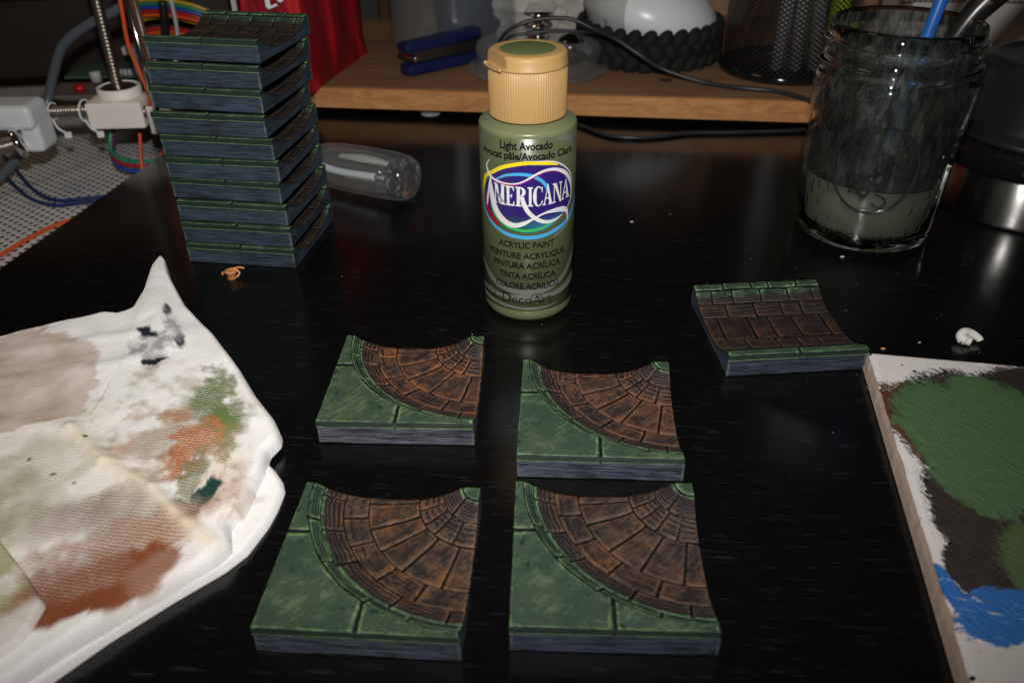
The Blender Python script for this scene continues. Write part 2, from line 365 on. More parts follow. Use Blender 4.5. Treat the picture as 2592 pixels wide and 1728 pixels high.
# ------------------------------------------------------------------ printed dungeon tiles
S = 5.08; HS = S/2; H = 0.945; Dp = 0.60
def tro(u, n=2.8): return H - Dp*(1-min(1.0, abs(u))**n)
def prof_s(x, y): return tro((y+HS-2.54)/2.29)
def prof_c(x, y):
    r = math.hypot(HS-x, HS-y)
    return H if r > 4.88 else tro((r-2.69)/2.19)
def setattr_f(me, name, vals):
    a = me.attributes.new(name, 'FLOAT', 'POINT'); a.data.foreach_set('value', vals)
GP = [None]
def stone(name, pf, us, vs_, hf, parent, front=None, seed=0, mat=None, jut=0.0, rel=0.014):
    """pf(u,v)->(x,y); us, vs_ in 0..1. Border loop rounded, skirt below."""
    U = [0, 0.02]+[u for u in us if 0.02 < u < 0.98]+[0.98, 1]; V = [0, 0.03]+[v for v in vs_ if 0.03 < v < 0.97]+[0.97, 1]
    nu, nv = len(U), len(V); co = []; wr = []
    k = random.uniform(-0.012, 0.014) if jut is None else jut
    for i, u in enumerate(U):
        for j, v in enumerate(V):
            x, y = pf(u, v); z = hf(x, y)
            e = min(i, j, nu-1-i, nv-1-j)
            q = Vector((x*3.1+seed*7.3, y*3.1, seed*1.7))
            z += rel*noise.noise(q) + rel*0.9*noise.noise(q*3.3) - rel*1.6*max(0.0, noise.noise(q*5.1+Vector((5, 5, 5)))-0.22)*2 + k
            if e == 0: z -= 0.016; wr.append(0.5)
            elif e == 1: wr.append(1.0)
            else: wr.append(0.0)
            co.append((x, y, z))
    fs = [(i*nv+j, (i+1)*nv+j, (i+1)*nv+j+1, i*nv+j+1) for i in range(nu-1) for j in range(nv-1)]
    loop = [i*nv for i in range(nu)] + [(nu-1)*nv+j for j in range(1, nv)] + [i*nv+nv-1 for i in range(nu-2, -1, -1)] + [j for j in range(nv-2, 0, -1)]
    n = len(loop); prev = loop
    for lv in range(3):
        cur = []
        for q in loop:
            x, y, z = co[q]; isf = bool(front and front(x, y)); low = 0.70 if isf else min(hf(x, y)-0.09, z-0.01)
            ox, oy = x, y
            if lv == 0: zz = z-0.022 if isf else z-0.004; wv = 0.1 if isf else -0.6
            elif lv == 1: zz = low+0.045 if isf else (z+low)/2; wv = 0.2 if isf else -1.0
            else: zz = low; wv = 1.5 if isf else -1.0
            cur.append(len(co)); co.append((ox, oy, zz)); wr.append(wv)
        for a in range(n):
            b = (a+1) % n; fs.append((prev[a], cur[a], cur[b], prev[b]))
        prev = cur
    me = mesh(name, co, fs); fixn(me)
    # make sure top faces point up
    if me.polygons[0].normal.z < 0: me.flip_normals()
    for i_ in range((nu-1)*(nv-1)): me.polygons[i_].use_smooth = True
    setattr_f(me, 'wear', wr); setattr_f(me, 'green_paint', [GP[0](q[0], q[1], q[2]) for q in co])
    o = link(name, me, mat or M_stone, parent)
    return o
def lin(n): return [i/n for i in range(1, n)]
def body(name, hf, parent, left=False):
    N = 36; co = []; fs = []; W = HS-0.004
    def sq(x, y, r_):                                   # pulled in behind the rim stones on the front (and left)
        if y < -W+1e-4: y += r_
        if left and x < -W+1e-4: x += r_
        return x, y
    for i in range(N+1):
        for j in range(N+1):
            x = -W+2*W*i/N; y = -W+2*W*j/N; x2, y2 = sq(x, y, 0.055)
            co.append((x2, y2, hf(x, y)-0.065))
    org = [(-W+2*W*i/N, -W+2*W*j/N) for i in range(N+1) for j in range(N+1)]
    for i in range(N):
        for j in range(N): a = i*(N+1)+j; fs.append((a, a+N+1, a+N+2, a+1))
    ring_ = [i*(N+1) for i in range(N+1)] + [N*(N+1)+j for j in range(1, N+1)] + [i*(N+1)+N for i in range(N-1, -1, -1)] + [j for j in range(N-1, 0, -1)]
    n = len(ring_); prev = ring_
    for lv in range(4):
        cur = []
        for q in ring_:
            x, y = org[q]; zt = co[q][2]
            if lv == 0: p = sq(x, y, 0.055)+(min(zt, 0.70)-0.001,)
            elif lv == 1: p = (x, y, min(zt, 0.695)-0.002)
            elif lv == 2: p = (x, y, 0.05)
            else: p = (x*0.983, y*0.983, 0.0)
            cur.append(len(co)); co.append(p)
        for a in range(n):
            a2 = (a+1) % n; fs.append((prev[a], cur[a], cur[a2], prev[a2]))
        prev = cur
    fs.append(tuple(prev))
    me = mesh(name, co, fs); fixn(me)
    return link(name, me, M_slab, parent)
G = 0.034
def hf_s(x, y): return prof_s(x, y)
def sm01(v): v = max(0.0, min(1.0, v)); return v*v*(3-2*v)
def gp_c(x, y, z):
    r = math.hypot(HS-x, HS-y); return max(1-sm01((r-0.48)/0.22), sm01((r-4.38)/0.22))
def straight_tile(seed, wet=False):
    GP[0] = lambda x, y, z: 0.5+(hf_s(x, y)-0.70)*3.5
    T = thing('straight_channel_tile', 'x', 'terrain tile')
    body('slab', prof_s, T)
    rows = [((4.72, 5.075), (.227, .451, .591, .818)), ((4.12, 4.68), (.117, .283, .51, .732, .928)), ((3.37, 4.09), (.207, .43, .64, .796)),
            ((1.86, 3.34), (.104, .338, .496, .683, .914)), ((1.0, 1.83), (.226, .458, .615, .764)), ((0.28, 0.97), (.07, .29, .51, .72))]
    k = seed
    for ri, ((v0, v1), js) in enumerate(rows):
        xs = [0]+list(js)+[1]
        for a, b in zip(xs, xs[1:]):
            x0 = -HS+a*S+(G if a > 0 else 0.006); x1 = -HS+b*S-(G if b < 1 else 0.006); k += 1
            def pf(u, v, x0=x0, x1=x1, v0=v0, v1=v1): return (x0+(x1-x0)*u, -HS+v0+0.012+(v1-v0-0.024)*v)
            w_ = x1-x0
            stone('brick', pf, lin(max(3, int(w_/0.16))), lin(max(3, int((v1-v0)/0.10))), prof_s, T, seed=k, jut=None,
                  mat=M_wet if (wet and ri == 3) else None)
    fr = lambda x, y: y < -HS+0.004
    for a, b in ((0, .51), (.51, 1)):
        x0 = -HS+a*S+(G if a > 0 else -0.012); x1 = -HS+b*S-(G if b < 1 else -0.012); k += 1
        def pf(u, v, x0=x0, x1=x1): return (x0+(x1-x0)*u, -HS-0.016+(0.265)*v)
        stone('rim_stone', pf, lin(14), lin(3), lambda x, y: H, T, front=fr, seed=k)
    return T
CX = CY = HS
def curved_tile(seed):
    rj = random.Random(seed)
    GP[0] = gp_c
    T = thing('curved_channel_tile', 'x', 'terrain tile')
    body('slab', prof_c, T, True); k = seed
    rings = [('curb_stone', (4.585, 4.865), (17, 34, 56, 77)), ('brick', (3.97, 4.565), (5, 21, 40, 64, 84)), ('brick', (3.28, 3.945), (12, 30, 50, 71)),
             ('brick', (1.81, 3.255), (5.5, 21, 39, 57, 78)), ('brick', (1.08, 1.785), (16, 32, 50, 70)), ('brick', (0.53, 1.06), (45,)), ('corner_stone', (0.0, 0.505), ())]
    for nm, (r0, r1), js in rings:
        aa = [0]+[q+rj.uniform(-2.2, 2.2) if nm != 'curb_stone' else q+rj.uniform(-4, 4) for q in js]+[90]
        for a, b in zip(aa, aa[1:]):
            rm = (r0+r1)/2; k += 1
            def pf(u, v, a=a, b=b, r0=r0, r1=r1):
                r = r0+(r1-r0)*v
                ga = (G if a > 0 else 0.008)/max(r, 0.1); gb = (G if b < 90 else 0.008)/max(r, 0.1)
                an = radians(a)+ga+(radians(b-a)-ga-gb)*u
                r = max(r, 0.02)
                return (CX-0.004-r*cos(an), CY-0.004-r*sin(an))
            stone(nm, pf, lin(max(4, int(radians(b-a)*rm/0.16))), lin(max(3, int((r1-r0)/0.11))), prof_c, T, seed=k, jut=None, rel=0.005 if nm == 'corner_stone' else 0.014)
    RI = 4.90; xj, yj = HS-0.50*S, HS-1.93
    fr = lambda x, y: y < -HS-0.001 or x < -HS-0.001
    E_ = HS+0.014
    ai = math.asin(1.93/RI); bi = math.acos(0.50*S/RI); g = G*1.2
    def arc(an): return (CX-RI*cos(an), CY-RI*sin(an))
    def p1(u, v):
        an = 0.006+(ai-g/RI-0.006)*u; p = arc(an); q = (-E_, p[1]); return (p[0]+(q[0]-p[0])*v, p[1])
    def p2(u, v):
        an = ai+g/RI+(bi-ai-2*g/RI)*u; p = arc(an)
        if u <= 0.5: q = (-E_, yj-g+(-E_-(yj-g))*(u*2))
        else: q = (-E_+(xj-g+E_)*((u-0.5)*2), -E_)
        return (p[0]+(q[0]-p[0])*v, p[1]+(q[1]-p[1])*v)
    def p3(u, v):
        an = bi+g/RI+(pi/2-0.006-bi-g/RI)*u; p = arc(an); q = (p[0], -E_); return (p[0], p[1]+(q[1]-p[1])*v)
    hf = lambda x, y: H
    stone('flagstone', p1, lin(14), lin(8), hf, T, front=fr, seed=k+1)
    stone('flagstone', p2, lin(24), lin(20), hf, T, front=fr, seed=k+2, rel=0.010)
    stone('flagstone', p3, lin(16), lin(8), hf, T, front=fr, seed=k+3)
    return T
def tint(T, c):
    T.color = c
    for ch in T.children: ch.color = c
def place(T, x, y, z, yawd, label, group, c=(1, 1, 1, 1)):
    T.location = (x, y, z); T.rotation_euler = (0, 0, radians(yawd)); T['label'] = label; T['group'] = group; tint(T, c)
CT = curved_tile(3)
c2, c3, c4 = curved_tile(523), curved_tile(911), curved_tile(1347)
gc = 'curved channel tiles laid out on the desk'
place(CT, -3.68, 23.06, 0, -2.8, 'curved channel tile with the brightest orange bricks, back left of the four', gc, (1.25, 1.05, 0.9, 1))
place(c2, 2.79, 21.27, 0, -3.6, 'curved channel tile in front of the paint bottle, back right of the four', gc, (1.0, 0.95, 0.92, 1))
place(c3, -3.69, 15.13, 0, -4.3, 'curved channel tile nearest the stained paper towel, front left of the four', gc, (0.98, 0.98, 0.90, 1))
place(c4, 2.49, 15.11, 0, -2.7, 'curved channel tile with dull brown bricks, front right of the four', gc, (0.82, 0.88, 0.95, 1))
ST = straight_tile(100)
wetT = straight_tile(300, True)
place(wetT, 10.09, 26.67, 0, 3.4, 'straight channel tile with wet dark trough, lying against the palette corner', 'single straight tile', (0.46, 0.50, 0.58, 1))
STK = [(-11.75, 35.62, -9.5), (-11.80, 35.78, -9.1), (-11.86, 36.02, -9.6), (-12.00, 36.30, -10.2), (-12.02, 36.30, -8.4), (-12.02, 36.42, -10.2),
       (-12.22, 36.55, -10.0), (-12.15, 36.92, -12.2), (-12.12, 37.10, -12.2), (-12.08, 37.50, -12.4)]
LB = ['bottom straight channel tile of the stack, resting on the desk', 'second tile up from the desk in the leaning tile stack', 'third tile up from the desk in the leaning tile stack',
      'fourth tile up from the desk in the leaning tile stack', 'fifth tile up in the leaning stack, set back under a jutting tile', 'sixth tile up in the leaning stack, stepped right of the tiles above',
      'seventh tile up in the leaning stack, fourth from its top', 'third tile from the top of the leaning tile stack', 'second tile from the top of the leaning tile stack',
      'topmost straight channel tile of the leaning stack, its brick trough open']
gs = 'straight channel tiles in the tall stack'
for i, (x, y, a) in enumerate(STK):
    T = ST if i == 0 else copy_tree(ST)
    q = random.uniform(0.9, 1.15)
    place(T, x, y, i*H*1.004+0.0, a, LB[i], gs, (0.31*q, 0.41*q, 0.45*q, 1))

# ------------------------------------------------------------------ paint bottle
BX, BY, BR = 0.70, 29.55, 1.80
bot_ = thing('paint_bottle', 'upright light avocado green acrylic paint bottle with tan flip cap', 'paint bottle', (BX, BY, 0))
M_paint_pl = plain('avocado_bottle', (0.145, 0.165, 0.085), 0.32, vary=0.06, nsc=1.5, bump=0.02)
M_label = plain('avocado_label', (0.084, 0.096, 0.046), 0.30, vary=0.06, bump=0.0)
M_disc = plain('avocado_sample_disc', (0.095, 0.12, 0.050), 0.4, vary=0.05, bump=0.0)
lathe('bottle_body', [(0, 0.06), (1.25, 0.04), (1.45, 0.0), (1.60, 0.05), (1.72, 0.17), (1.79, 0.36), (BR, 0.56), (BR, 7.55), (BR, 7.66), (1.795, 7.72), (1.76, 7.77), (1.68, 7.80), (1.40, 7.90), (1.2, 7.95), (1.12, 8.0), (1.12, 8.2)], M_paint_pl, bot_, seg=96)
# label with a slightly wavy bottom and a stepped top
lathe('label', [(1.802, 0.60), (1.808, 0.605), (1.808, 7.60), (1.802, 7.605)], M_label, bot_, seg=96)
# ribbed cap
def capr(r, z, a):
    if 8.02 < z < 9.70 and r > 1.3: return r - 0.022*(0.5+0.5*cos(a*96))
    return r
capo = lathe('cap', [(1.0, 7.98), (1.36, 7.98), (1.405, 8.0), (1.42, 8.04), (1.42, 9.68), (1.38, 9.72), (1.0, 9.72)], M_gold, bot_, seg=96*6, rfun=capr)
lid = lathemesh('cap_lid', [(0, 9.74), (1.40, 9.74), (1.435, 9.76), (1.435, 9.81), (1.42, 9.84), (1.415, 10.08), (1.39, 10.17), (1.32, 10.235), (1.2, 10.26), (1.02, 10.265), (1.0, 10.25), (0, 10.25)], seg=128)
bm = bmesh.new(); bm.from_mesh(lid)
nv = Vector((-0.90, -0.44, 0)).normalized()
for v in bm.verts:                                                # thumb flat on the lid's left front
    d_ = v.co.x*nv.x + v.co.y*nv.y
    lim = 1.20 if v.co.z > 9.83 else 9
    if d_ > lim: v.co -= nv*(d_-lim)
bm.to_mesh(lid); bm.free()
lo = link('cap_lid', lid, M_gold, bot_); autosmooth(lo, 28)
lathe('sample_disc', [(0, 10.268), (0.96, 10.268), (0.99, 10.258)], M_disc, bot_, seg=64)
tn = Vector((-nv.y, nv.x, 0))
tube('hinge_bar', [nv*1.36+tn*0.60+Vector((0, 0, 9.79)), nv*1.40+tn*0.3+Vector((0, 0, 9.74)), nv*1.40-tn*0.3+Vector((0, 0, 9.74)), nv*1.36-tn*0.60+Vector((0, 0, 9.79))], 0.05, M_gold, bot_)
for sg in (0.58, -0.58):
    lathe('hinge_knob', [(0, -0.08), (0.05, -0.06), (0.075, 0), (0.05, 0.06), (0, 0.08)], M_gold, bot_, nv*1.37+tn*sg+Vector((0, 0, 9.79)), seg=12)
# printing on the label, wrapped round the bottle
def W(u, z, r): a = u/BR; return (r*sin(a), -r*cos(a), z)
def flat(name, col, rough=0.3, metal=0.0):
    t = NT(name); n = t.noise(t.coord(), 5.0, 3); t.set(Base_Color=t.mix(n, tuple(c*0.95 for c in col), tuple(min(1, c*1.05) for c in col)), Roughness=rough, Metallic=metal); return t.m
P_white = flat('print_white', (0.68, 0.68, 0.69)); P_black = flat('print_black', (0.004, 0.005, 0.004), 0.65); P_black.node_tree.nodes['Principled BSDF'].inputs['Specular IOR Level'].default_value = 0.15; P_yel = flat('print_yellow', (0.78, 0.60, 0.02)); P_cyan = flat('print_cyan', (0.06, 0.36, 0.66))
P_silver = flat('print_silver', (0.20, 0.22, 0.175), 0.35, 0.3); P_red = flat('print_red', (0.32, 0.01, 0.02)); P_grn = flat('print_green', (0.05, 0.42, 0.10)); P_navy = flat('print_navy', (0.018, 0.012, 0.12)); P_mag = flat('print_magenta', (0.30, 0.01, 0.20))
t = NT('print_purple'); oc = t.coord(); sz = t.n('ShaderNodeSeparateXYZ', i={0: oc})
gf = t.sstep(sz.outputs[2], 4.75, 4.15); gx = t.sstep(sz.outputs[0], -0.6, 1.2)
c = t.mix(gf, (0.026, 0.012, 0.14), t.mix(gx, (0.008, 0.10, 0.05), (0.03, 0.22, 0.42))); t.set(Base_Color=c, Roughness=0.3); P_pur = t.m
def stroke(name, pts, ws, mat, r, n=8, parent=None):
    Q = catmull([(p[0], p[1], 0) for p in pts], n); N = len(Q); co = []; fs = []
    for i, q in enumerate(Q):
        tt = (Q[min(i+1, N-1)]-Q[max(i-1, 0)]); tt.normalize(); nn = Vector((-tt.y, tt.x, 0))
        s_ = i/(N-1)*(len(ws)-1); k = min(int(s_), len(ws)-2); wv = ws[k]+(ws[k+1]-ws[k])*(s_-k)
        for e in (-1, 0, 1): p = q+nn*(wv*0.5*e); co.append(W(p.x, p.y, r))
    for i in range(N-1):
        for e in (0, 1): fs.append((i*3+e, i*3+e+1, (i+1)*3+e+1, (i+1)*3+e))
    return link(name, mesh(name, co, fs), mat, parent or bot_)
def blob(name, pts, mat, r, n=6, rings=10):
    Q = catmull([(p[0], p[1], 0) for p in pts], n, True); N = len(Q); c = sum(Q, Vector())/N; co = []; fs = []
    for s_ in range(rings+1):
        for q in Q: p = c+(q-c)*(0.001+0.999*s_/rings); co.append(W(p.x, p.y, r))
    for s_ in range(rings):
        for i in range(N): j = (i+1) % N; fs.append((s_*N+i, s_*N+j, (s_+1)*N+j, (s_+1)*N+i))
    return link(name, mesh(name, co, fs), mat, bot_)
def txt(s, u0, u1, z0, z1, mat, r, bold=0.0, name='lettering', sh=0.0, parent=None, wrap=None):
    cu = bpy.data.curves.new('t', 'FONT'); cu.body = s; cu.size = 1; cu.offset = bold; cu.resolution_u = 3
    ob = bpy.data.objects.new('t', cu); COL.objects.link(ob); bpy.context.view_layer.update()
    dg = bpy.context.evaluated_depsgraph_get(); me = bpy.data.meshes.new_from_object(ob.evaluated_get(dg))
    bpy.data.objects.remove(ob); bpy.data.curves.remove(cu)
    xs = [v.co.x for v in me.vertices]; ys = [v.co.y for v in me.vertices]
    x0, x1, y0, y1 = min(xs), max(xs), min(ys), max(ys)
    for v in me.vertices:
        a = (v.co.x-x0)/(x1-x0); b = (v.co.y-y0)/(y1-y0); u = u0+(u1-u0)*a; z = z0+(z1-z0)*b
        v.co = Vector((wrap or (lambda U, Z: W(U, Z, r)))(u+sh*b, z))
    me.materials.clear(); me.name = name
    o = link(name, me, mat, parent or bot_); return o
for pts, ws in (([(-2.6, 2.55), (-2.43, 2.287), (-1.828, 1.879), (-1.223, 1.6), (-0.204, 1.45), (0.902, 1.62), (1.634, 1.98), (2.177, 2.5), (2.6, 3.0)], [0.02, 0.30, 0.26, 0.2, 0.30, 0.18, 0.35, 0.4]),
                ([(-2.6, 1.15), (-1.9, 1.2), (-1.23, 1.18), (-0.2, 1.2), (0.9, 1.25), (1.6, 1.35), (2.4, 1.6)], [0.2, 0.25, 0.15, 0.3, 0.2, 0.3, 0.4]),
                ([(-2.4, 0.85), (-1.4, 0.80), (-0.5, 0.74), (0.3, 0.72), (1.2, 0.78)], [0.25, 0.15, 0.1, 0.12, 0.02]),
                ([(0.9, 3.72), (1.4, 3.9), (1.9, 4.2), (2.3, 4.6)], [0.02, 0.16, 0.1, 0.12]),
                ([(1.0, 7.52), (1.6, 7.45), (2.0, 7.2), (2.3, 6.8)], [0.05, 0.34, 0.30, 0.2]), ([(-2.5, 7.0), (-2.2, 7.3), (-1.9, 7.5)], [0.3, 0.25, 0.05])):
    stroke('silver_swirl', pts, ws, P_silver, 1.810)
blob('logo_oval', [(-1.55, 6.05), (-1.85, 5.7), (-1.985, 5.174), (-1.925, 4.74), (-1.643, 4.441), (-1.262, 4.217), (-0.792, 4.08), (-0.244, 4.0), (0.284, 4.03), (0.844, 4.2), (1.265, 4.45), (1.717, 4.798), (1.967, 5.3), (1.93, 5.7), (1.709, 6.1), (1.114, 6.5), (0.147, 6.7), (-0.753, 6.55), (-1.3, 6.3)], P_pur, 1.812)
stroke('logo_arc', [(-1.97, 5.3), (-1.93, 4.85), (-1.7, 4.5), (-1.35, 4.28), (-1.1, 4.2)], [0.05, 0.22, 0.26, 0.2, 0.05], P_red, 1.8135)
stroke('logo_arc', [(-1.62, 4.9), (-1.45, 4.62), (-1.251, 4.45), (-0.907, 4.23), (-0.511, 4.13), (-0.086, 4.10), (0.418, 4.16), (0.843, 4.32), (1.15, 4.5)], [0.03, 0.07, 0.08, 0.09, 0.10, 0.12, 0.11, 0.08, 0.03], P_grn, 1.8137)
stroke('logo_arc', [(-2.134, 5.0), (-2.13, 5.35), (-2.02, 5.68), (-1.87, 5.95), (-1.48, 6.20), (-1.01, 6.49), (-0.484, 6.67), (0.021, 6.735), (0.666, 6.68), (1.10, 6.55)], [0.03, 0.12, 0.18, 0.16, 0.14, 0.14, 0.14, 0.13, 0.14, 0.05], P_yel, 1.8150)
stroke('logo_arc', [(0.1, 6.80), (0.666, 6.76), (1.079, 6.63), (1.475, 6.36), (1.811, 6.0), (2.0, 5.55)], [0.01, 0.03, 0.05, 0.05, 0.05, 0.02], P_white, 1.8155)
stroke('logo_arc', [(-2.134, 5.35), (-2.15, 5.0), (-2.08, 4.65), (-1.838, 4.37), (-1.374, 4.08), (-0.796, 3.89), (-0.113, 3.82), (0.558, 3.87), (1.171, 4.03), (1.695, 4.22), (2.198, 4.62), (2.4, 5.0)], [0.03, 0.07, 0.09, 0.11, 0.13, 0.14, 0.15, 0.15, 0.16, 0.15, 0.13, 0.08], P_cyan, 1.8153)
stroke('logo_arc', [(-1.30, 5.97), (-0.87, 6.215), (-0.384, 6.31), (0.021, 6.28), (0.36, 6.12), (0.60, 5.873), (0.72, 5.55)], [0.05, 0.10, 0.12, 0.13, 0.13, 0.12, 0.08], P_cyan, 1.8160)
SW = [(-1.587, 6.667), (-1.774, 6.436), (-1.76, 6.251), (-1.572, 6.03), (-1.212, 5.93), (-0.762, 5.91), (-0.387, 5.97), (-0.106, 6.10), (0.224, 6.29), (0.588, 6.42), (0.989, 6.40), (1.4, 6.20), (1.715, 5.87), (1.90, 5.423), (1.869, 4.996), (1.62, 4.70)]
SWW = [0.01, 0.06, 0.10, 0.11, 0.08, 0.05, 0.05, 0.06, 0.08, 0.09, 0.11, 0.15, 0.15, 0.09, 0.05, 0.03]
stroke('logo_swoosh', [(a+0.02, b-0.03) for a, b in SW[3:12]], [x+0.02 for x in SWW[3:12]], P_mag, 1.8172)
stroke('logo_swoosh', SW, SWW, P_white, 1.8180)
stroke('logo_swoosh', [(-1.595, 6.03), (-1.521, 5.335), (-1.42, 4.944), (-1.183, 4.60), (-0.846, 4.36), (-0.509, 4.30), (-0.189, 4.40), (0.15, 4.58), (0.55, 4.76), (0.989, 4.80), (1.411, 4.73), (1.64, 4.55), (1.672, 4.15)], [0.03, 0.26, 0.28, 0.26, 0.22, 0.19, 0.16, 0.08, 0.07, 0.16, 0.22, 0.14, 0.01], P_white, 1.8184)
stroke('logo_swoosh', [(-1.595, 6.0), (-1.70, 5.5), (-1.80, 5.05), (-1.83, 4.78)], [0.02, 0.09, 0.13, 0.03], P_white, 1.8188)
stroke('logo_swoosh', [(-1.72, 5.38), (-1.50, 5.36)], [0.05, 0.05], P_white, 1.8192)
stroke('logo_swoosh', [(-0.26, 5.45), (-0.18, 5.15), (0.0, 4.82), (0.335, 4.53), (0.695, 4.40), (1.061, 4.43), (1.40, 4.55)], [0.14, 0.17, 0.16, 0.15, 0.13, 0.09, 0.01], P_white, 1.8194)
# serif capitals M E R I C A N A drawn as strokes
def glyph(ch, u0, u1, z0, z1, r):
    co = []; fs = []; lay = [0]
    def poly(ps):
        b = len(co); lay[0] += 1
        for x, y in ps: co.append(W(u0+(u1-u0)*x, z0+(z1-z0)*y, r+lay[0]*0.0003))
        fs.append(tuple(range(b, b+len(ps))))
    def rect(a, b, c_, d): poly([(a, b), (c_, b), (c_, d), (a, d)])
    def arcs(cx, cy, rx, ry, a0, a1, wf, n=14):
        for i in range(n):
            q = []
            for aa, sgn in ((a0+(a1-a0)*i/n, 1), (a0+(a1-a0)*(i+1)/n, 1), (a0+(a1-a0)*(i+1)/n, 0), (a0+(a1-a0)*i/n, 0)):
                ww = wf(aa); q.append((cx+(rx-(0 if sgn else ww))*cos(aa), cy+(ry-(0 if sgn else ww*0.55))*sin(aa)))
            poly(q)
    if ch == 'M':
        rect(.02, 0, .28, .07); rect(.02, .93, .30, 1); rect(.11, .07, .19, .93); poly([(.12, .95), (.38, .95), (.58, .05), (.50, .0)]); poly([(.50, 0), (.56, 0.02), (.80, .93), (.74, .93)]); rect(.68, .07, .92, .93); rect(.60, 0, 1.0, .07); rect(.66, .93, 1.0, 1)
    if ch == 'E':
        rect(.05, 0, .95, .08); rect(.05, .92, .92, 1); rect(.16, .08, .46, .92); rect(.46, .47, .72, .54); poly([(.95, 0), (.98, .25), (.90, .25), (.80, .08)]); poly([(.92, 1), (.94, .78), (.87, .78), (.76, .92)]); rect(.68, .40, .74, .62)
    if ch == 'R':
        rect(.02, 0, .55, .07); rect(.02, .93, .45, 1); rect(.14, .07, .42, .93); arcs(.40, .74, .50, .26, -pi/2, pi/2, lambda a: .10+.18*max(0, cos(a)))
    if ch == 'I':
        rect(.05, 0, .95, .07); rect(.05, .93, .95, 1); rect(.28, .07, .72, .93)
    if ch == 'C':
        arcs(.52, .5, .50, .52, radians(48), radians(312), lambda a: .10+.24*max(0, -cos(a))); poly([(.84, .98), (.92, .98), (.92, .66), (.84, .74)]); poly([(.84, .24), (.96, .30), (.90, .10), (.82, .14)])
    if ch == 'A':
        poly([(.10, .05), (.20, .05), (.52, .98), (.46, .98)]); poly([(.42, 1.06), (.52, 1.06), (.92, .05), (.64, .05)]); rect(.28, .30, .70, .37); rect(.0, 0, .30, .06); rect(.54, 0, 1.0, .06)
    if ch == 'N':
        rect(.02, 0, .30, .07); rect(.0, .93, .34, 1); rect(.12, .07, .20, .93); poly([(.12, .98), (.40, .98), (.90, .0), (.78, -.04)]); rect(.80, .0, .88, .93); rect(.68, .93, 1.0, 1)
    me = mesh('letter', co, fs); return link('letter', me, P_white, bot_)
for ch, a, b, z0, z1 in (('M', -1.40, -0.90, 5.06, 5.84), ('E', -0.89, -0.53, 5.07, 5.83), ('R', -0.51, -0.08, 5.08, 5.84), ('I', -0.07, 0.15, 5.08, 5.83), ('C', 0.13, 0.52, 5.08, 5.84), ('A', 0.50, 0.90, 5.09, 5.86), ('N', 0.89, 1.32, 5.10, 5.86), ('A', 1.28, 1.77, 5.12, 5.84)):
    glyph(ch, a, b, z0, z1, 1.8195)
B_ = 0.035
txt('Light Avocado', -1.085, 0.875, 7.10, 7.50, P_black, 1.811, B_)
txt('Avocat pâle/Avocado Claro', -2.02, 1.87, 6.74, 7.12, P_black, 1.811, B_)
txt('ACRYLIC PAINT', -1.22, 1.00, 3.35, 3.62, P_black, 1.8115, 0.030)
txt('PEINTURE ACRYLIQUE', -1.74, 1.52, 2.86, 3.17, P_black, 1.8115, 0.030)
txt('PINTURA ACRÍLICA', -1.50, 1.30, 2.48, 2.82, P_black, 1.8115, 0.030)
txt('TINTA ACRÍLICA', -1.24, 1.07, 2.03, 2.37, P_black, 1.8115, 0.030)
txt('COLORE ACRILICO', -1.42, 1.25, 1.58, 1.86, P_black, 1.8115, 0.030)
txt('2 fl. OZ.', -2.33, -1.37, 0.94, 1.22, P_black, 1.8118, 0.0)
txt('DecoArt', -1.10, 0.92, 0.93, 1.32, P_black, 1.8118, 0.0)
stroke('lettering', [(-1.18, 1.24), (-1.22, 1.32), (-1.10, 1.36), (-0.88, 1.32), (-0.72, 1.18), (-0.78, 1.0)], [0.02, 0.035, 0.03, 0.02], P_black, 1.8122)
stroke('lettering', [(0.12, 1.12), (0.06, 1.25), (0.2, 1.36), (0.42, 1.34), (0.5, 1.1), (0.42, 0.86)], [0.02, 0.03, 0.035, 0.02], P_black, 1.8122)
txt('59 ml', 1.56, 2.2, 0.98, 1.24, P_black, 1.8118, 0.0)
txt('ASTM', 2.05, 2.2, 2.6, 3.6, P_black, 1.8118, 0.0)
stroke('label_nick', [(-1.30, 5.50), (-1.15, 5.38), (-1.02, 5.22), (-0.85, 5.12)], [0.01, 0.12, 0.06, 0.01], plain('grey_scuff', (0.20, 0.20, 0.20), 0.4), 1.826)

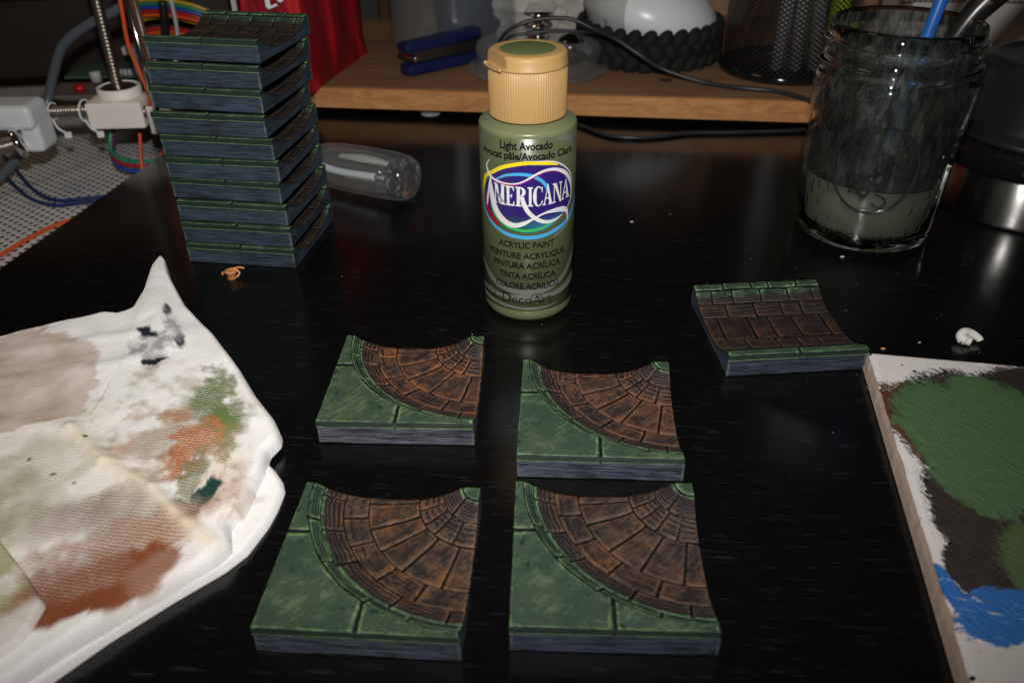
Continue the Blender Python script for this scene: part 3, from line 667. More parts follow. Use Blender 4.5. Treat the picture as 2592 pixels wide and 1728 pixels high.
# ------------------------------------------------------------------ paper towel
def resample(P, n):
    P = [Vector((p[0], p[1], 0)) for p in P]; L = [0]
    for i in range(len(P)): L.append(L[-1]+(P[(i+1) % len(P)]-P[i]).length)
    out = []; k = 0
    for i in range(n):
        d_ = L[-1]*i/n
        while L[k+1] < d_: k += 1
        f_ = (d_-L[k])/(L[k+1]-L[k]); out.append(P[k].lerp(P[(k+1) % len(P)], f_))
    return out
def gb(x, y, cx, cy, rx, ry, rot=0.0):
    dx, dy = x-cx, y-cy; c_, s_ = cos(rot), sin(rot); a = (dx*c_+dy*s_)/rx; b = (-dx*s_+dy*c_)/ry
    return a*a+b*b
FLAP = [False]
def stain(x, y, z=0):
    """colour and amount of the paint wiped into the towel"""
    q = Vector((x, y, 0)); n1 = 1.5*noise.fractal(q*0.45, 0.8, 2.0, 5); n2 = 1.4*noise.fractal(q*1.9+Vector((9, 3, 1)), 0.7, 2.0, 5)
    c = Vector((0.90, 0.88, 0.87)); a = 0.0; dry = 0.0
    def put(col, am, d_=0.0):
        nonlocal c, a, dry
        am = max(0.0, min(1.0, am))
        c = c.lerp(Vector(col), am); a = max(a, am); dry = dry*(1-am)+d_*am if d_ == 0 else max(dry, d_*am)
    def soft(v, e): return max(0.0, min(1.0, (1.25-v)/(e*1.15)))
    # cream damp area
    put((0.84, 0.74, 0.58), 0.42*soft(gb(x, y, -15.5, 18.2, 6.0, 4.2, -0.6)+n1*0.5, 0.8))
    put((0.66, 0.66, 0.50), 0.20*soft(gb(x, y, -12.0, 21.0, 3.5, 3.2)+n1*0.6, 1.0))
    # brown water stain with a crisp outline
    e = gb(x, y, -17.6, 23.4, 2.6, 3.0, 0.3)+n1*0.55+n2*0.10; e2 = gb(x, y, -16.1, 21.7, 1.55, 0.85, 0.0)+n1*0.35+n2*0.1
    m_ = max(soft(e, 0.10), soft(e2, 0.12)); put((0.47, 0.335, 0.25), 0.80*m_*max(0.6, min(1.0, 0.85+0.35*n1))); put((0.36, 0.19, 0.12), 0.6*soft(gb(x, y, -17.6, 20.9, 0.9, 0.8)+n1, 0.9))
    # wiped green and orange, caught on the embossing
    mo = max(0.0, min(1.0, 0.5+1.6*noise.noise(Vector((x*1.1, y*1.1, 11)))))
    put(tuple(p_+(q_-p_)*mo for p_, q_ in zip((0.20, 0.22, 0.08), (0.42, 0.19, 0.07))), 0.66*soft(gb(x, y, -10.7, 20.4, 2.3, 3.4, 0.45)+n1*0.9+n2*0.5, 1.0), 1.0)
    put((0.10, 0.155, 0.040), 1.0*soft(gb(x, y, -9.65, 21.0, 0.80, 2.8, 0.30)+n1*0.9+n2*0.6, 0.75), 0.7)
    put((0.13, 0.20, 0.06), 1.0*soft(gb(x, y, -9.45, 20.9, 0.40, 0.75, 0.3)+n2*0.5, 0.35))
    put((0.44, 0.13, 0.025), 1.0*soft(gb(x, y, -10.0, 19.5, 0.75, 1.7, 0.15)+n1*0.7+n2*0.6, 0.6), 0.35)
    put((0.42, 0.14, 0.035), 0.75*soft(gb(x, y, -11.1, 21.3, 0.6, 0.4, 0.1)+n2*0.9, 0.8), 0.9)
    put((0.60, 0.30, 0.14), 0.35*soft(gb(x, y, -8.8, 18.6, 0.9, 2.0, 0.1)+n1*0.7, 0.9), 0.6)
    put((0.16, 0.17, 0.07), 0.8*soft(gb(x, y, -9.55, 18.3, 0.42, 1.3, 0.1)+n2*0.7, 0.6), 0.5)
    put((0.018, 0.055, 0.045), 1.0*soft(gb(x, y, -9.05, 17.45, 0.30, 0.72, -0.3)+n2*0.5, 0.3))
    put((0.018, 0.055, 0.045), 1.0*soft(gb(x, y, -9.75, 17.0, 0.52, 0.26, 0.35)+n2*0.5, 0.3))
    put((0.018, 0.055, 0.045), 0.9*soft(gb(x, y, -9.20, 16.75, 0.28, 0.2, 0.3)+n2*0.5, 0.4))
    # black smudges by the torn corner
    put((0.22, 0.22, 0.24), 0.8*soft(gb(x, y, -13.3, 25.2, 0.75, 1.1, 0.5)+n2*0.8+n1*0.4, 0.9))
    put((0.02, 0.022, 0.03), 1.0*soft(gb(x, y, -13.75, 26.15, 0.5, 0.2, -0.5)+n2*0.7, 0.6))
    put((0.02, 0.022, 0.03), 1.0*soft(gb(x, y, -12.95, 24.45, 0.5, 0.16, 0.25)+n2*0.8, 0.6))
    put((0.02, 0.022, 0.03), 1.0*soft(gb(x, y, -12.3, 25.5, 0.16, 0.42, 0.3)+n2*0.8, 0.6))
    put((0.04, 0.04, 0.05), 0.95*soft(gb(x, y, -13.45, 27.5, 0.15, 0.75, 0.35)+n2*0.9, 0.7))
    put((0.25, 0.25, 0.27), 0.7*soft(gb(x, y, -12.85, 26.4, 0.3, 1.1, 0.5)+n2*0.8, 0.9))
    # olive / brown wipes lower down
    put((0.26, 0.22, 0.13), 0.72*soft(gb(x, y, -10.9, 16.6, 1.6, 1.9, -0.4)+n1*0.8, 0.9), 0.95)
    put((0.30, 0.30, 0.20), 0.35*soft(gb(x, y, -14.0, 18.6, 1.3, 2.6, 0.2)+n1*0.9, 0.9), 0.9)
    put((0.36, 0.14, 0.08), 0.70*soft(gb(x, y, -11.0, 15.5, 2.6, 1.1, 0.35)+n1*0.8+n2*0.4, 0.9), 0.9)
    put((0.30, 0.20, 0.20), 0.45*soft(gb(x, y, -12.6, 16.5, 1.4, 0.8, 0.3)+n1*0.8, 0.9), 0.95)
    put((0.235, 0.070, 0.028), 1.0*soft(gb(x, y, -10.85, 14.25, 2.15, 0.78, 0.55)+n1*0.4+n2*0.3, 0.35))
    put((0.27, 0.10, 0.05), 0.8*soft(gb(x, y, -11.7, 14.6, 1.3, 0.9, 0.5)+n1*0.6+n2*0.4, 0.7), 0.5)
    put((0.60, 0.42, 0.33), 0.25*soft(gb(x, y, -9.2, 14.9, 0.9, 0.6, 0.6)+n1*0.6, 0.9), 0.6)
    put((0.30, 0.30, 0.14), 0.75*soft(gb(x, y, -14.8, 16.8, 1.2, 2.2, 0.2)+n1*0.6, 0.8), 0.3)
    if FLAP[0]:
        put((0.42, 0.39, 0.20), 0.85*soft(gb(x, y, -14.6, 14.6, 2.3, 2.6, 0.2)+n1*0.8, 0.6), 0.3)
        put((0.20, 0.20, 0.07), 0.6*soft(gb(x, y, -14.4, 14.6, 0.7, 1.8, 0.2)+n1*0.8, 0.6), 0.3)
        put((0.80, 0.76, 0.70), 0.85*soft(gb(x, y, -12.2, 12.4, 0.75, 1.6, -0.5)+n1*0.3, 0.6))
    dl = ridge_line(x, y, SEAM)
    if dl < 0.35: put((0.84, 0.74, 0.56), 0.8*(1-dl/0.35))
    for (sx_, sy_) in ((-13.9, 18.6), (-13.1, 18.2), (-13.6, 20.2), (-14.9, 19.2)):
        put((0.08, 0.08, 0.05), soft(gb(x, y, sx_, sy_, 0.08, 0.06)+n2*0.5, 0.5))
    return c, a, dry
t = NT('paper_towel'); P = t.coord((1, 1, 1), rz=0.18)
wv = t.n('ShaderNodeTexWave', wave_type='BANDS', bands_direction='Y', i={'Vector': P, 'Scale': 2.7, 'Distortion': 2.4, 'Detail': 2, 'Detail Scale': 3.0}).outputs[1]
wx = t.n('ShaderNodeTexWave', wave_type='BANDS', bands_direction='X', i={'Vector': P, 'Scale': 2.3, 'Distortion': 3.0, 'Detail': 2, 'Detail Scale': 3.0}).outputs[1]
fi = t.noise(P, 22.0, 3, 0.6); ridge = t.math('ADD', t.math('MULTIPLY', wv, t.math('ADD', 0.45, t.math('MULTIPLY', wx, 0.55))), t.math('MULTIPLY', fi, 0.35))
colr = t.attr('stain_colour', False); dry = t.math('MULTIPLY', t.attr('dry'), 0.85)
mk = t.sstep(ridge, 0.72, 0.34)
mott = t.sstep(t.noise(P, 1.6, 5, 0.7), 0.32, 0.62)
c = t.mix(t.math('MULTIPLY', t.math('MULTIPLY', mk, dry), t.math('ADD', 0.30, t.math('MULTIPLY', mott, 0.45))), colr, (0.78, 0.74, 0.69))
c = t.mix(t.math('MULTIPLY', t.math('MULTIPLY', t.math('SUBTRACT', 1.0, mk), dry), 0.35), c, (0.20, 0.15, 0.07))
t.set(Base_Color=c, Roughness=0.85, Specular_IOR_Level=0.15)
t.bump(t.math('ADD', ridge, t.math('MULTIPLY', t.noise(P, 5, 3), 0.9)), 0.022, 0.34)
M_towel = t.m
def sheet(name, outline, center, hf, parent, edge=0.35, zb=0.01, rings=120, n=420):
    Q = resample(outline, n); c = Vector((center[0], center[1], 0)); co = []; cols = []; dr = []; fs = []
    for s_ in range(rings+1):
        f_ = 1-(1-s_/rings)**1.15 if False else s_/rings
        for q in Q:
            p = c+(q-c)*f_; dd = (q-p).length
            k = min(1.0, dd/edge); zz = hf(p.x, p.y)*sqrt(max(0.0, 1-(1-k)**2))+zb
            if s_ < rings:
                wob = 0.03*noise.noise(Vector((p.x*0.9, p.y*0.9, 2)))+0.012*noise.noise(Vector((p.x*3, p.y*3, 5)))
                zz += wob*k
            co.append((p.x, p.y, zz)); sc_, am, d2 = stain(p.x, p.y); cols += [sc_.x, sc_.y, sc_.z, 1.0]; dr.append(d2)
    for s_ in range(rings):
        for i in range(n): j = (i+1) % n; fs.append((s_*n+i, s_*n+j, (s_+1)*n+j, (s_+1)*n+i))
    me = mesh(name, co, fs, True); fixn(me)
    a = me.color_attributes.new('stain_colour', 'FLOAT_COLOR', 'POINT'); a.data.foreach_set('color', cols); setattr_f(me, 'dry', dr)
    return link(name, me, M_towel, parent)
def ridge_line(x, y, P):
    best = 9
    for a, b in zip(P, P[1:]):
        ax, ay = a; bx_, by_ = b; dx, dy = bx_-ax, by_-ay; tt = max(0, min(1, ((x-ax)*dx+(y-ay)*dy)/(dx*dx+dy*dy))); best = min(best, math.hypot(x-ax-dx*tt, y-ay-dy*tt))
    return best
SEAM = [(-14.28, 20.67), (-12.6, 19.08), (-11.49, 18.34), (-10.64, 17.75), (-9.26, 16.43), (-8.2, 15.6)]
def hT(x, y):
    z = 0.55 + 0.10*noise.noise(Vector((x*0.35, y*0.35, 0))) + 0.05*noise.noise(Vector((x*0.9, y*0.9, 4)))
    d_ = ridge_line(x, y, SEAM); z += 0.15*math.exp(-(d_/0.26)**2)
    d_ = ridge_line(x, y, [(-15.3, 32.0), (-14.2, 28.0), (-13.0, 25.8)]); z += 0.35*math.exp(-(d_/0.7)**2)
    d_ = ridge_line(x, y, [(-14.0, 27.0), (-13.3, 25.9), (-12.9, 24.5)]); z -= 0.12*math.exp(-(d_/0.35)**2)
    for (ax, ay, bx_, by_, am, wd) in ((-21, 24.5, -14.5, 26.2, 0.07, 0.35), (-20, 22.8, -13.5, 24.6, 0.05, 0.3), (-13.0, 25.0, -11.2, 22.0, 0.06, 0.3), (-9.5, 22.0, -8.4, 18.0, -0.06, 0.3), (-14.3, 20.7, -20, 21.5, 0.08, 0.35), (-10.6, 17.8, -9.0, 18.3, 0.07, 0.16), (-12.6, 19.1, -10.9, 19.0, 0.05, 0.18), (-9.2, 16.4, -7.9, 17.5, 0.06, 0.2)):
        z += am*math.exp(-(ridge_line(x, y, [(ax, ay), (bx_, by_)])/wd)**2)
    z -= 0.10*math.exp(-((y-0.15*x-25.0)/1.2)**2)*(1 if x < -14 else 0.3)
    return max(0.2, z)
tw = thing('paper_towel', 'folded white paper towel smeared with green, orange and rust paint', 'paper towel')
OUT = [(-26.0, 22.5), (-24.5, 24.5), (-21.6, 25.6), (-19.65, 26.41), (-18.94, 26.86), (-17.75, 27.46), (-16.2, 28.1), (-15.62, 28.0), (-15.0, 28.33), (-15.0, 29.5), (-15.37, 31.58), (-15.33, 32.35), (-15.1, 32.1), (-14.53, 30.84), (-13.12, 28.59), (-11.43, 26.56), (-9.77, 24.21), (-8.78, 22.59), (-7.83, 21.26), (-7.5, 20.6), (-7.45, 20.2), (-7.68, 19.65), (-7.60, 18.79), (-7.72, 17.3), (-8.0, 16.5), (-7.75, 15.7), (-8.0, 15.3), (-8.98, 14.40), (-10.21, 13.22), (-11.0, 12.4), (-12.2, 10.9), (-14.5, 8.5), (-20, 7), (-26, 9), (-27.5, 16)]
sheet('top_layer', OUT, (-13.2, 19.2), hT, tw, zb=0.22)
UND = [(-7.9, 19.7), (-7.5, 19.35), (-7.12, 18.8), (-6.96, 18.35), (-7.0, 17.6), (-7.12, 16.9), (-7.45, 15.9), (-7.9, 15.3), (-9.0, 14.3), (-10.2, 13.1), (-12.2, 10.7), (-14.6, 8.2), (-19, 8), (-17, 14), (-11, 19)]
sheet('under_layer', UND, (-11.5, 14.8), lambda x, y: 0.30, tw, edge=0.2, zb=0.004, rings=50, n=260)
FLAP[0] = True
FLP = [(-16.5, 18.2), (-15.2, 17.2), (-14.07, 15.83), (-12.73, 14.6), (-11.75, 13.6), (-11.75, 13.2), (-11.8, 12.5), (-12.4, 11.7), (-13.4, 10.6), (-15, 9.0), (-19, 9.5), (-19, 16)]
sheet('folded_flap', FLP, (-15.2, 13.5), lambda x, y: 0.24+0.06*noise.noise(Vector((x, y, 8))), tw, edge=0.12, zb=0.82, rings=50, n=240)

# ------------------------------------------------------------------ ceramic palette tile
PZ = 0.70
pc0 = Vector((12.80, 24.58, 0)); pu = Vector((-0.190, -0.982, 0)).normalized(); pv = Vector((-pu.y, pu.x, 0))   # pu down the left edge, pv to the right
pal = thing('palette', 'white ceramic tile used as palette, smeared with green, black and blue paint', 'palette')
def psd(x, y):
    q = Vector((x, y, 0)); n1 = noise.fractal(q*0.8, 1, 2, 4); n2 = noise.fractal(q*2.4+Vector((4, 4, 0)), 1, 2, 3)
    def B(*a): return 1-gb(x, y, *a)
    green = max(B(14.35, 19.6, 2.15, 3.15, 0.10), B(15.6, 20.6, 1.9, 2.3), B(13.5, 17.7, 1.2, 1.7, 0.2)) + 0.22*n1
    black = max(B(15.25, 19.0, 2.6, 3.9, 0.1), B(17.6, 21.0, 2.4, 2.2), B(12.95, 15.6, 1.2, 2.6, 0.12), B(14.6, 14.6, 2.2, 2.4), B(12.0, 14.3, 0.75, 1.1), B(12.4, 11.9, 0.35, 0.25)) + 0.20*n1
    brown = max(B(12.95, 19.4, 0.80, 2.9, 0.15), B(13.5, 21.6, 0.85, 1.0), B(12.3, 16.3, 0.40, 1.3, 0.1)) + 0.25*n1
    blue = max(B(11.75, 12.95, 1.1, 0.80, 0.45), B(11.02, 13.7, 0.24, 1.15, 0.12), B(12.7, 13.0, 0.7, 0.75)) + 0.25*n1+0.3*n2
    green2 = B(14.1, 14.0, 1.35, 2.0, 0.1) + 0.25*n1
    return green, black, brown, blue, green2
NX, NY = 150, 200; WU, WV = 15.2, 15.2
co = []; fs = []; at_ = [[] for _ in range(5)]
def edge_chip(s_):    # chipped glaze along the left side
    return 0.09*max(0, noise.noise(Vector((s_*0.9, 3, 1))))+0.02*noise.noise(Vector((s_*4, 1, 1)))
for i in range(NY+1):
    for j in range(NX+1):
        fu = i/NY; fv = (j/NX)**1.3; p = pc0+pu*(fu*WU)+pv*(fv*WV)
        ch = edge_chip(fu*WU); p += pv*(0.10+ch)*max(0, 1-fv*WV/0.6) + pu*0.10*max(0, 1-fu*WU/0.6)
        z = PZ; de = min(fv*WV, fu*WU)
        if de < 0.22: z -= 0.09*(1-de/0.22)**2
        g_ = psd(p.x, p.y); z += 0.02*max(0, min(1, max(g_)*3))+0.006*noise.noise(Vector((p.x*4, p.y*4, 0)))*(1 if max(g_) > 0 else 0)
        co.append((p.x, p.y, z))
        for k in range(5): at_[k].append(max(-1, min(1, g_[k])))
for i in range(NY):
    for j in range(NX): a = i*(NX+1)+j; fs.append((a, a+NX+1, a+NX+2, a+1))
me = mesh('glazed_top', co, fs, True)
if me.polygons[0].normal.z < 0: me.flip_normals()
for k, nm in enumerate(('p_green', 'p_black', 'p_brown', 'p_blue', 'p_green2')): setattr_f(me, nm, at_[k])
t = NT('palette_glaze'); P = t.coord(); ms = t.coord((3.2, 0.8, 1), rz=-0.5); ms2 = t.coord((0.8, 3.2, 1), rz=0.2)
br = t.noise(ms, 5.0, 6, 0.75); br2 = t.noise(ms2, 4.6, 6, 0.75); fn = t.noise(P, 7, 4, 0.7)
def layer(c, nm, col, amp, nz, lo=-0.03, hi=0.04):
    v = t.math('ADD', t.attr(nm), t.math('MULTIPLY', t.math('SUBTRACT', nz, 0.5), amp)); return t.mix(t.sstep(v, lo, hi), c, col)
c = t.mix(t.noise(P, 1.2, 3), (0.66, 0.62, 0.61), (0.73, 0.70, 0.69))
sp = t.n('ShaderNodeTexVoronoi', i={'Vector': P, 'Scale': 1.5}); c = t.mix(t.sstep(sp.outputs['Distance'], 0.12, 0.09), c, (0.015, 0.015, 0.02))
sp = t.n('ShaderNodeTexVoronoi', i={'Vector': t.coord((1.3, 1.0, 1)), 'Scale': 3.7}); c = t.mix(t.sstep(sp.outputs['Distance'], 0.11, 0.07), c, t.mix(fn, (0.02, 0.02, 0.06), (0.25, 0.02, 0.02)))
c = layer(c, 'p_brown', (0.085, 0.038, 0.022), 3.0, br, -0.30, -0.02)
c = layer(c, 'p_black', t.mix(br, (0.010, 0.012, 0.013), (0.045, 0.028, 0.018)), 1.8, br, -0.26, -0.08)
c = layer(c, 'p_blue', t.mix(fn, (0.010, 0.12, 0.50), (0.03, 0.22, 0.62)), 1.5, br2, -0.02, 0.08)
c = layer(c, 'p_green2', t.mix(br, (0.06, 0.115, 0.035), (0.10, 0.15, 0.05)), 1.6, br, -0.1, 0.15)
c = layer(c, 'p_green', t.mix(t.sstep(br, 0.3, 0.7), (0.058, 0.125, 0.048), (0.082, 0.165, 0.068)), 1.3, br, 0.02, 0.10)
paint = t.sstep(t.math('MAXIMUM', t.attr('p_black'), t.attr('p_blue')), -0.1, 0.05)
drag = t.noise(t.coord((7.0, 0.7, 1), rz=-0.55), 1.6, 5, 0.7); drag2 = t.noise(t.coord((0.8, 6.0, 1), rz=0.35), 1.5, 5, 0.7)
ge = t.math('MULTIPLY', t.sstep(t.attr('p_green'), 0.45, 0.05), t.sstep(t.attr('p_green'), -0.1, 0.05))
c = t.mix(t.math('MULTIPLY', t.math('MULTIPLY', t.sstep(drag, 0.52, 0.62), ge), 0.85), c, (0.018, 0.020, 0.016))
c = t.mix(t.math('MULTIPLY', t.math('MULTIPLY', t.sstep(drag, 0.58, 0.70), t.sstep(t.attr('p_green'), 0.0, 0.2)), 0.35), c, (0.04, 0.075, 0.035))
bd = t.math('MULTIPLY', t.sstep(t.attr('p_black'), 0.0, 0.2), t.sstep(t.attr('p_green'), -0.02, -0.2))
c = t.mix(t.math('MULTIPLY', t.math('MULTIPLY', t.sstep(drag, 0.54, 0.66), bd), 0.7), c, (0.075, 0.040, 0.022))
c = t.mix(t.math('MULTIPLY', t.math('MULTIPLY', t.sstep(drag2, 0.60, 0.70), bd), 0.5), c, (0.055, 0.105, 0.045))
c = t.mix(t.math('MULTIPLY', t.sstep(drag2, 0.60, 0.64), t.math('MULTIPLY', t.sstep(t.attr('p_blue'), 0.0, 0.1), t.sstep(t.attr('p_black'), 0.1, 0.0))), c, (0.62, 0.64, 0.68))
t.set(Base_Color=c, Roughness=t.math('ADD', 0.08, t.math('MULTIPLY', paint, t.math('ADD', 0.18, t.math('MULTIPLY', t.noise(P, 1.5, 3), 0.3)))))
t.bump(t.math('MULTIPLY', t.math('ADD', br, drag), paint), 0.06, 0.8)
link('glazed_top', me, t.m, pal)
M_bisque = plain('bisque_clay', (0.50, 0.38, 0.31), 0.75, vary=0.15, nsc=5, bump=0.4)
co = []; fs = []
L = [(0, j) for j in range(1, NX+1)][::-1]+[(i, 0) for i in range(NY+1)]
for k, (i, j) in enumerate(L):
    fu = i/NY; fv = (j/NX)**1.3; p = pc0+pu*(fu*WU)+pv*(fv*WV); ch = edge_chip(fu*WU)
    p2 = p + pv*(0.10+ch)*max(0, 1-fv*WV/0.6) + pu*0.10*max(0, 1-fu*WU/0.6)
    n_ = 0.03*noise.noise(Vector((fu*30, fv*30, 0)))
    co += [(p2.x, p2.y, PZ-0.088), (p.x+pv.x*(0.04+n_+ch*0.6), p.y+pv.y*(0.04+n_), PZ*0.55), (p.x, p.y, 0.06), (p.x+pv.x*0.1, p.y+pv.y*0.1, 0.004)]
for k in range(len(L)-1):
    for e in range(3): fs.append((k*4+e, (k+1)*4+e, (k+1)*4+e+1, k*4+e+1))
me = mesh('clay_side', co, fs); fixn(me); link('clay_side', me, M_bisque, pal)

# ------------------------------------------------------------------ mason jar with murky water
JX, JY = 16.9, 36.1
jar = thing('water_jar', 'glass mason jar half full of murky brush water beside the palette', 'jar', (JX, JY, 0))
t = NT('jar_glass'); P = t.coord((1, 1, 0.35)); film = t.noise(P, 1.1, 5, 0.7, 0.4); drops = t.n('ShaderNodeTexVoronoi', i={'Vector': t.coord((1, 1, 0.55)), 'Scale': 2.1}).outputs['Distance']
zz = t.n('ShaderNodeSeparateXYZ', i={0: t.coord()}).outputs[2]
t.set(Base_Color=(0.90, 0.95, 0.95), Roughness=0.02, Transmission_Weight=1.0, IOR=1.48); M_jar = t.m
t.bump(t.sstep(drops, 0.30, 0.18), 0.03, 0.6)
outer = [(0, 0.12), (2.3, 0.14), (2.45, 0.0), (2.75, 0.0), (2.98, 0.16), (3.10, 0.5), (3.13, 1.0), (3.18, 3.0), (3.26, 5.2), (3.34, 6.4), (3.38, 6.9), (3.36, 7.2), (3.26, 7.45), (3.18, 7.55), (3.18, 7.72), (3.30, 7.80), (3.40, 7.90), (3.30, 8.0), (3.16, 8.08), (3.14, 8.6), (3.22, 8.72), (3.30, 8.82), (3.20, 8.92), (3.12, 8.98), (3.10, 9.4), (3.06, 9.5), (2.98, 9.52)]
inner = [(2.92, 9.46), (2.92, 8.9), (2.94, 7.7), (3.06, 7.2), (3.12, 6.8), (3.02, 5.2), (2.94, 3.0), (2.88, 1.0), (2.75, 0.55), (2.4, 0.42), (0, 0.40)]
lathe('jar_glass', outer+inner, M_jar, jar, seg=96)
# dried paint film on the inside above the water: a thin dirty skin
t = NT('dirty_film'); P = t.coord((1.2, 1.2, 0.30)); f1 = t.noise(P, 1.3, 6, 0.75, 0.5); f2 = t.noise(t.coord((2.5, 2.5, 0.8)), 1.5, 4, 0.6)
dv = t.n('ShaderNodeTexVoronoi', i={'Vector': t.coord((1, 1, 0.6)), 'Scale': 1.6}).outputs['Distance']
z_ = t.n('ShaderNodeSeparateXYZ', i={0: t.coord()}).outputs[2]
cov = t.math('ADD', 0.42, t.math('MULTIPLY', t.sstep(f1, 0.38, 0.62), 0.53)); cov = t.math('MULTIPLY', cov, t.math('SUBTRACT', 1.0, t.math('MULTIPLY', t.sstep(dv, 0.26, 0.16), 0.7)))
tr = t.n('ShaderNodeBsdfTransparent'); mx = t.n('ShaderNodeMixShader', i={0: cov, 1: tr.outputs[0], 2: t.b.outputs[0]})
t.set(Base_Color=t.mix(t.sstep(f2, 0.35, 0.68), (0.004, 0.007, 0.007), (0.085, 0.085, 0.078)), Roughness=0.55)
t.t.links.new(mx.outputs[0], t.out.inputs[0])
lathe('dried_film', [(2.925, 3.05), (2.99, 5.2), (3.08, 6.8), (3.03, 7.2), (2.91, 7.7), (2.895, 8.9), (2.89, 9.35)], t.m, jar, seg=72)
t = NT('murky_water'); t.set(Base_Color=t.mix(t.noise(t.coord(), 0.8, 3), (0.135, 0.125, 0.10), (0.17, 0.155, 0.12)), Roughness=0.15)
lathe('murky_water', [(0, 0.425), (2.38, 0.445), (2.72, 0.57), (2.855, 1.0), (2.92, 2.98), (2.86, 2.93), (0, 2.92)], t.m, jar, seg=72)
def JP(u, z, r=3.2): a = u/3.2; return (r*sin(a), -r*cos(a), z)
def jr(z): return 3.145+(z-1)*0.032
M_emb = glassmat('embossed_glass', (0.75, 0.80, 0.80), 0.06); M_emb.node_tree.nodes['Principled BSDF'].inputs['Transmission Weight'].default_value = 0.6
M_emb.node_tree.nodes['Principled BSDF'].inputs['Base Color'].default_value = (0.045, 0.05, 0.05, 1)
uc, zc = -1.35, 4.05
tube('embossed_oval', [JP(uc+1.75*cos(2*pi*k/40), zc+1.95*sin(2*pi*k/40), jr(zc+1.95*sin(2*pi*k/40))) for k in range(40)], 0.055, M_emb, jar, closed=True, n=2)
bm = bmesh.new()
for k in range(26):
    a = random.uniform(0, 2*pi); q = random.random()**0.6; u = -1.75+0.55*q*cos(a); z = 3.4+0.62*q*sin(a)
    p = JP(u, z, jr(z)+0.01); bmesh.ops.create_uvsphere(bm, u_segments=10, v_segments=7, radius=random.uniform(0.07, 0.11), matrix=Matrix.Translation(p))
bmobj('embossed_fruit', bm, M_emb, jar, smooth=True)
for pts in ([(-1.2, 4.9), (-0.9, 4.6), (-0.75, 4.1), (-0.85, 3.5), (-1.1, 3.1)], [(-1.3, 3.9), (-1.0, 4.2), (-0.95, 4.6)], [(-1.15, 3.0), (-0.8, 2.9), (-0.6, 2.6), (-0.9, 2.4), (-1.2, 2.6)], [(-1.9, 4.3), (-1.6, 4.6), (-1.3, 4.5)]):
    tube('embossed_leaf', [JP(u, z, jr(z)) for u, z in pts], 0.045, M_emb, jar, seg=8)
# bubbles and dark specks round the base
bm = bmesh.new()
for k in range(22):
    a = radians(-150+k*5.2+random.uniform(-2, 2)); z = 0.62+random.uniform(-0.12, 0.12); bmesh.ops.create_uvsphere(bm, u_segments=8, v_segments=6, radius=random.uniform(0.05, 0.10), matrix=Matrix.Translation((2.80*cos(a), 2.80*sin(a), z)))
bmobj('paint_sediment', bm, plain('dark_sediment', (0.012, 0.011, 0.008), 0.3), jar, smooth=True)
# brushes standing in the jar
M_blue_br = plain('blue_brush', (0.015, 0.10, 0.36), 0.30, vary=0.1, bump=0)
bb = thing('paintbrush', 'translucent blue brush handle leaning in the water jar', 'paintbrush')
tube('handle', [(17.0, 35.9, 1.5), (18.04, 36.5, 8.88), (19.18, 37.0, 14.2), (19.5, 37.2, 15.6)], lambda s: 0.24+0.10*s, M_blue_br, bb, seg=16)
t = NT('worn_black_handle'); t.set(Base_Color=t.mix(t.sstep(t.noise(t.coord(), 2.2, 4, 0.7), 0.58, 0.66), (0.010, 0.009, 0.009), (0.10, 0.075, 0.055)), Roughness=0.3)
b2 = thing('paintbrush', 'thick black brush handle with worn paint leaning in the water jar', 'paintbrush')
tube('handle', [(17.6, 36.9, 3.0), (19.35, 36.7, 8.6), (20.95, 36.7, 11.0), (23.2, 36.7, 14.4)], lambda s: 0.28+0.36*min(1, s*1.5), t.m, b2, seg=16)

# ------------------------------------------------------------------ black and steel canister at the right edge
KX, KY = 26.2, 38.9
kt = thing('steel_canister', 'squat brushed steel pot with domed black lid at the right edge', 'canister', (KX, KY, 0))
t = NT('brushed_steel'); tg = t.n('ShaderNodeTangent', direction_type='RADIAL', axis='Z'); t.t.links.new(tg.outputs[0], t.b.inputs['Tangent']); t.set(Base_Color=t.mix(t.noise(t.coord((1, 1, 40)), 2, 2), (0.42, 0.41, 0.39), (0.55, 0.54, 0.52)), Metallic=1.0, Roughness=0.27, Anisotropic=0.9, Anisotropic_Rotation=0.25)
lathe('steel_base', [(0, 0.0), (4.15, 0.0), (4.35, 0.08), (4.4, 0.25), (4.4, 2.30), (4.35, 2.36), (0, 2.36)], t.m, kt, seg=128)
lathe('rim', [(0, 2.37), (4.42, 2.37), (4.52, 2.45), (4.54, 3.35), (4.42, 3.55), (4.1, 3.62), (0, 3.62)], M_black_gl, kt, seg=96)
M_lid = plain('satin_black_lid', (0.010, 0.011, 0.014), 0.34, bump=0.02)
lathe('lid', [(0, 3.63), (4.15, 3.63), (4.25, 3.75), (4.15, 3.95), (3.85, 4.15), (3.70, 4.5), (3.62, 6.4), (3.5, 6.95), (3.3, 7.15), (3.0, 7.2), (2.85, 7.1), (2.7, 7.05), (0, 7.05)], M_lid, kt, seg=96)
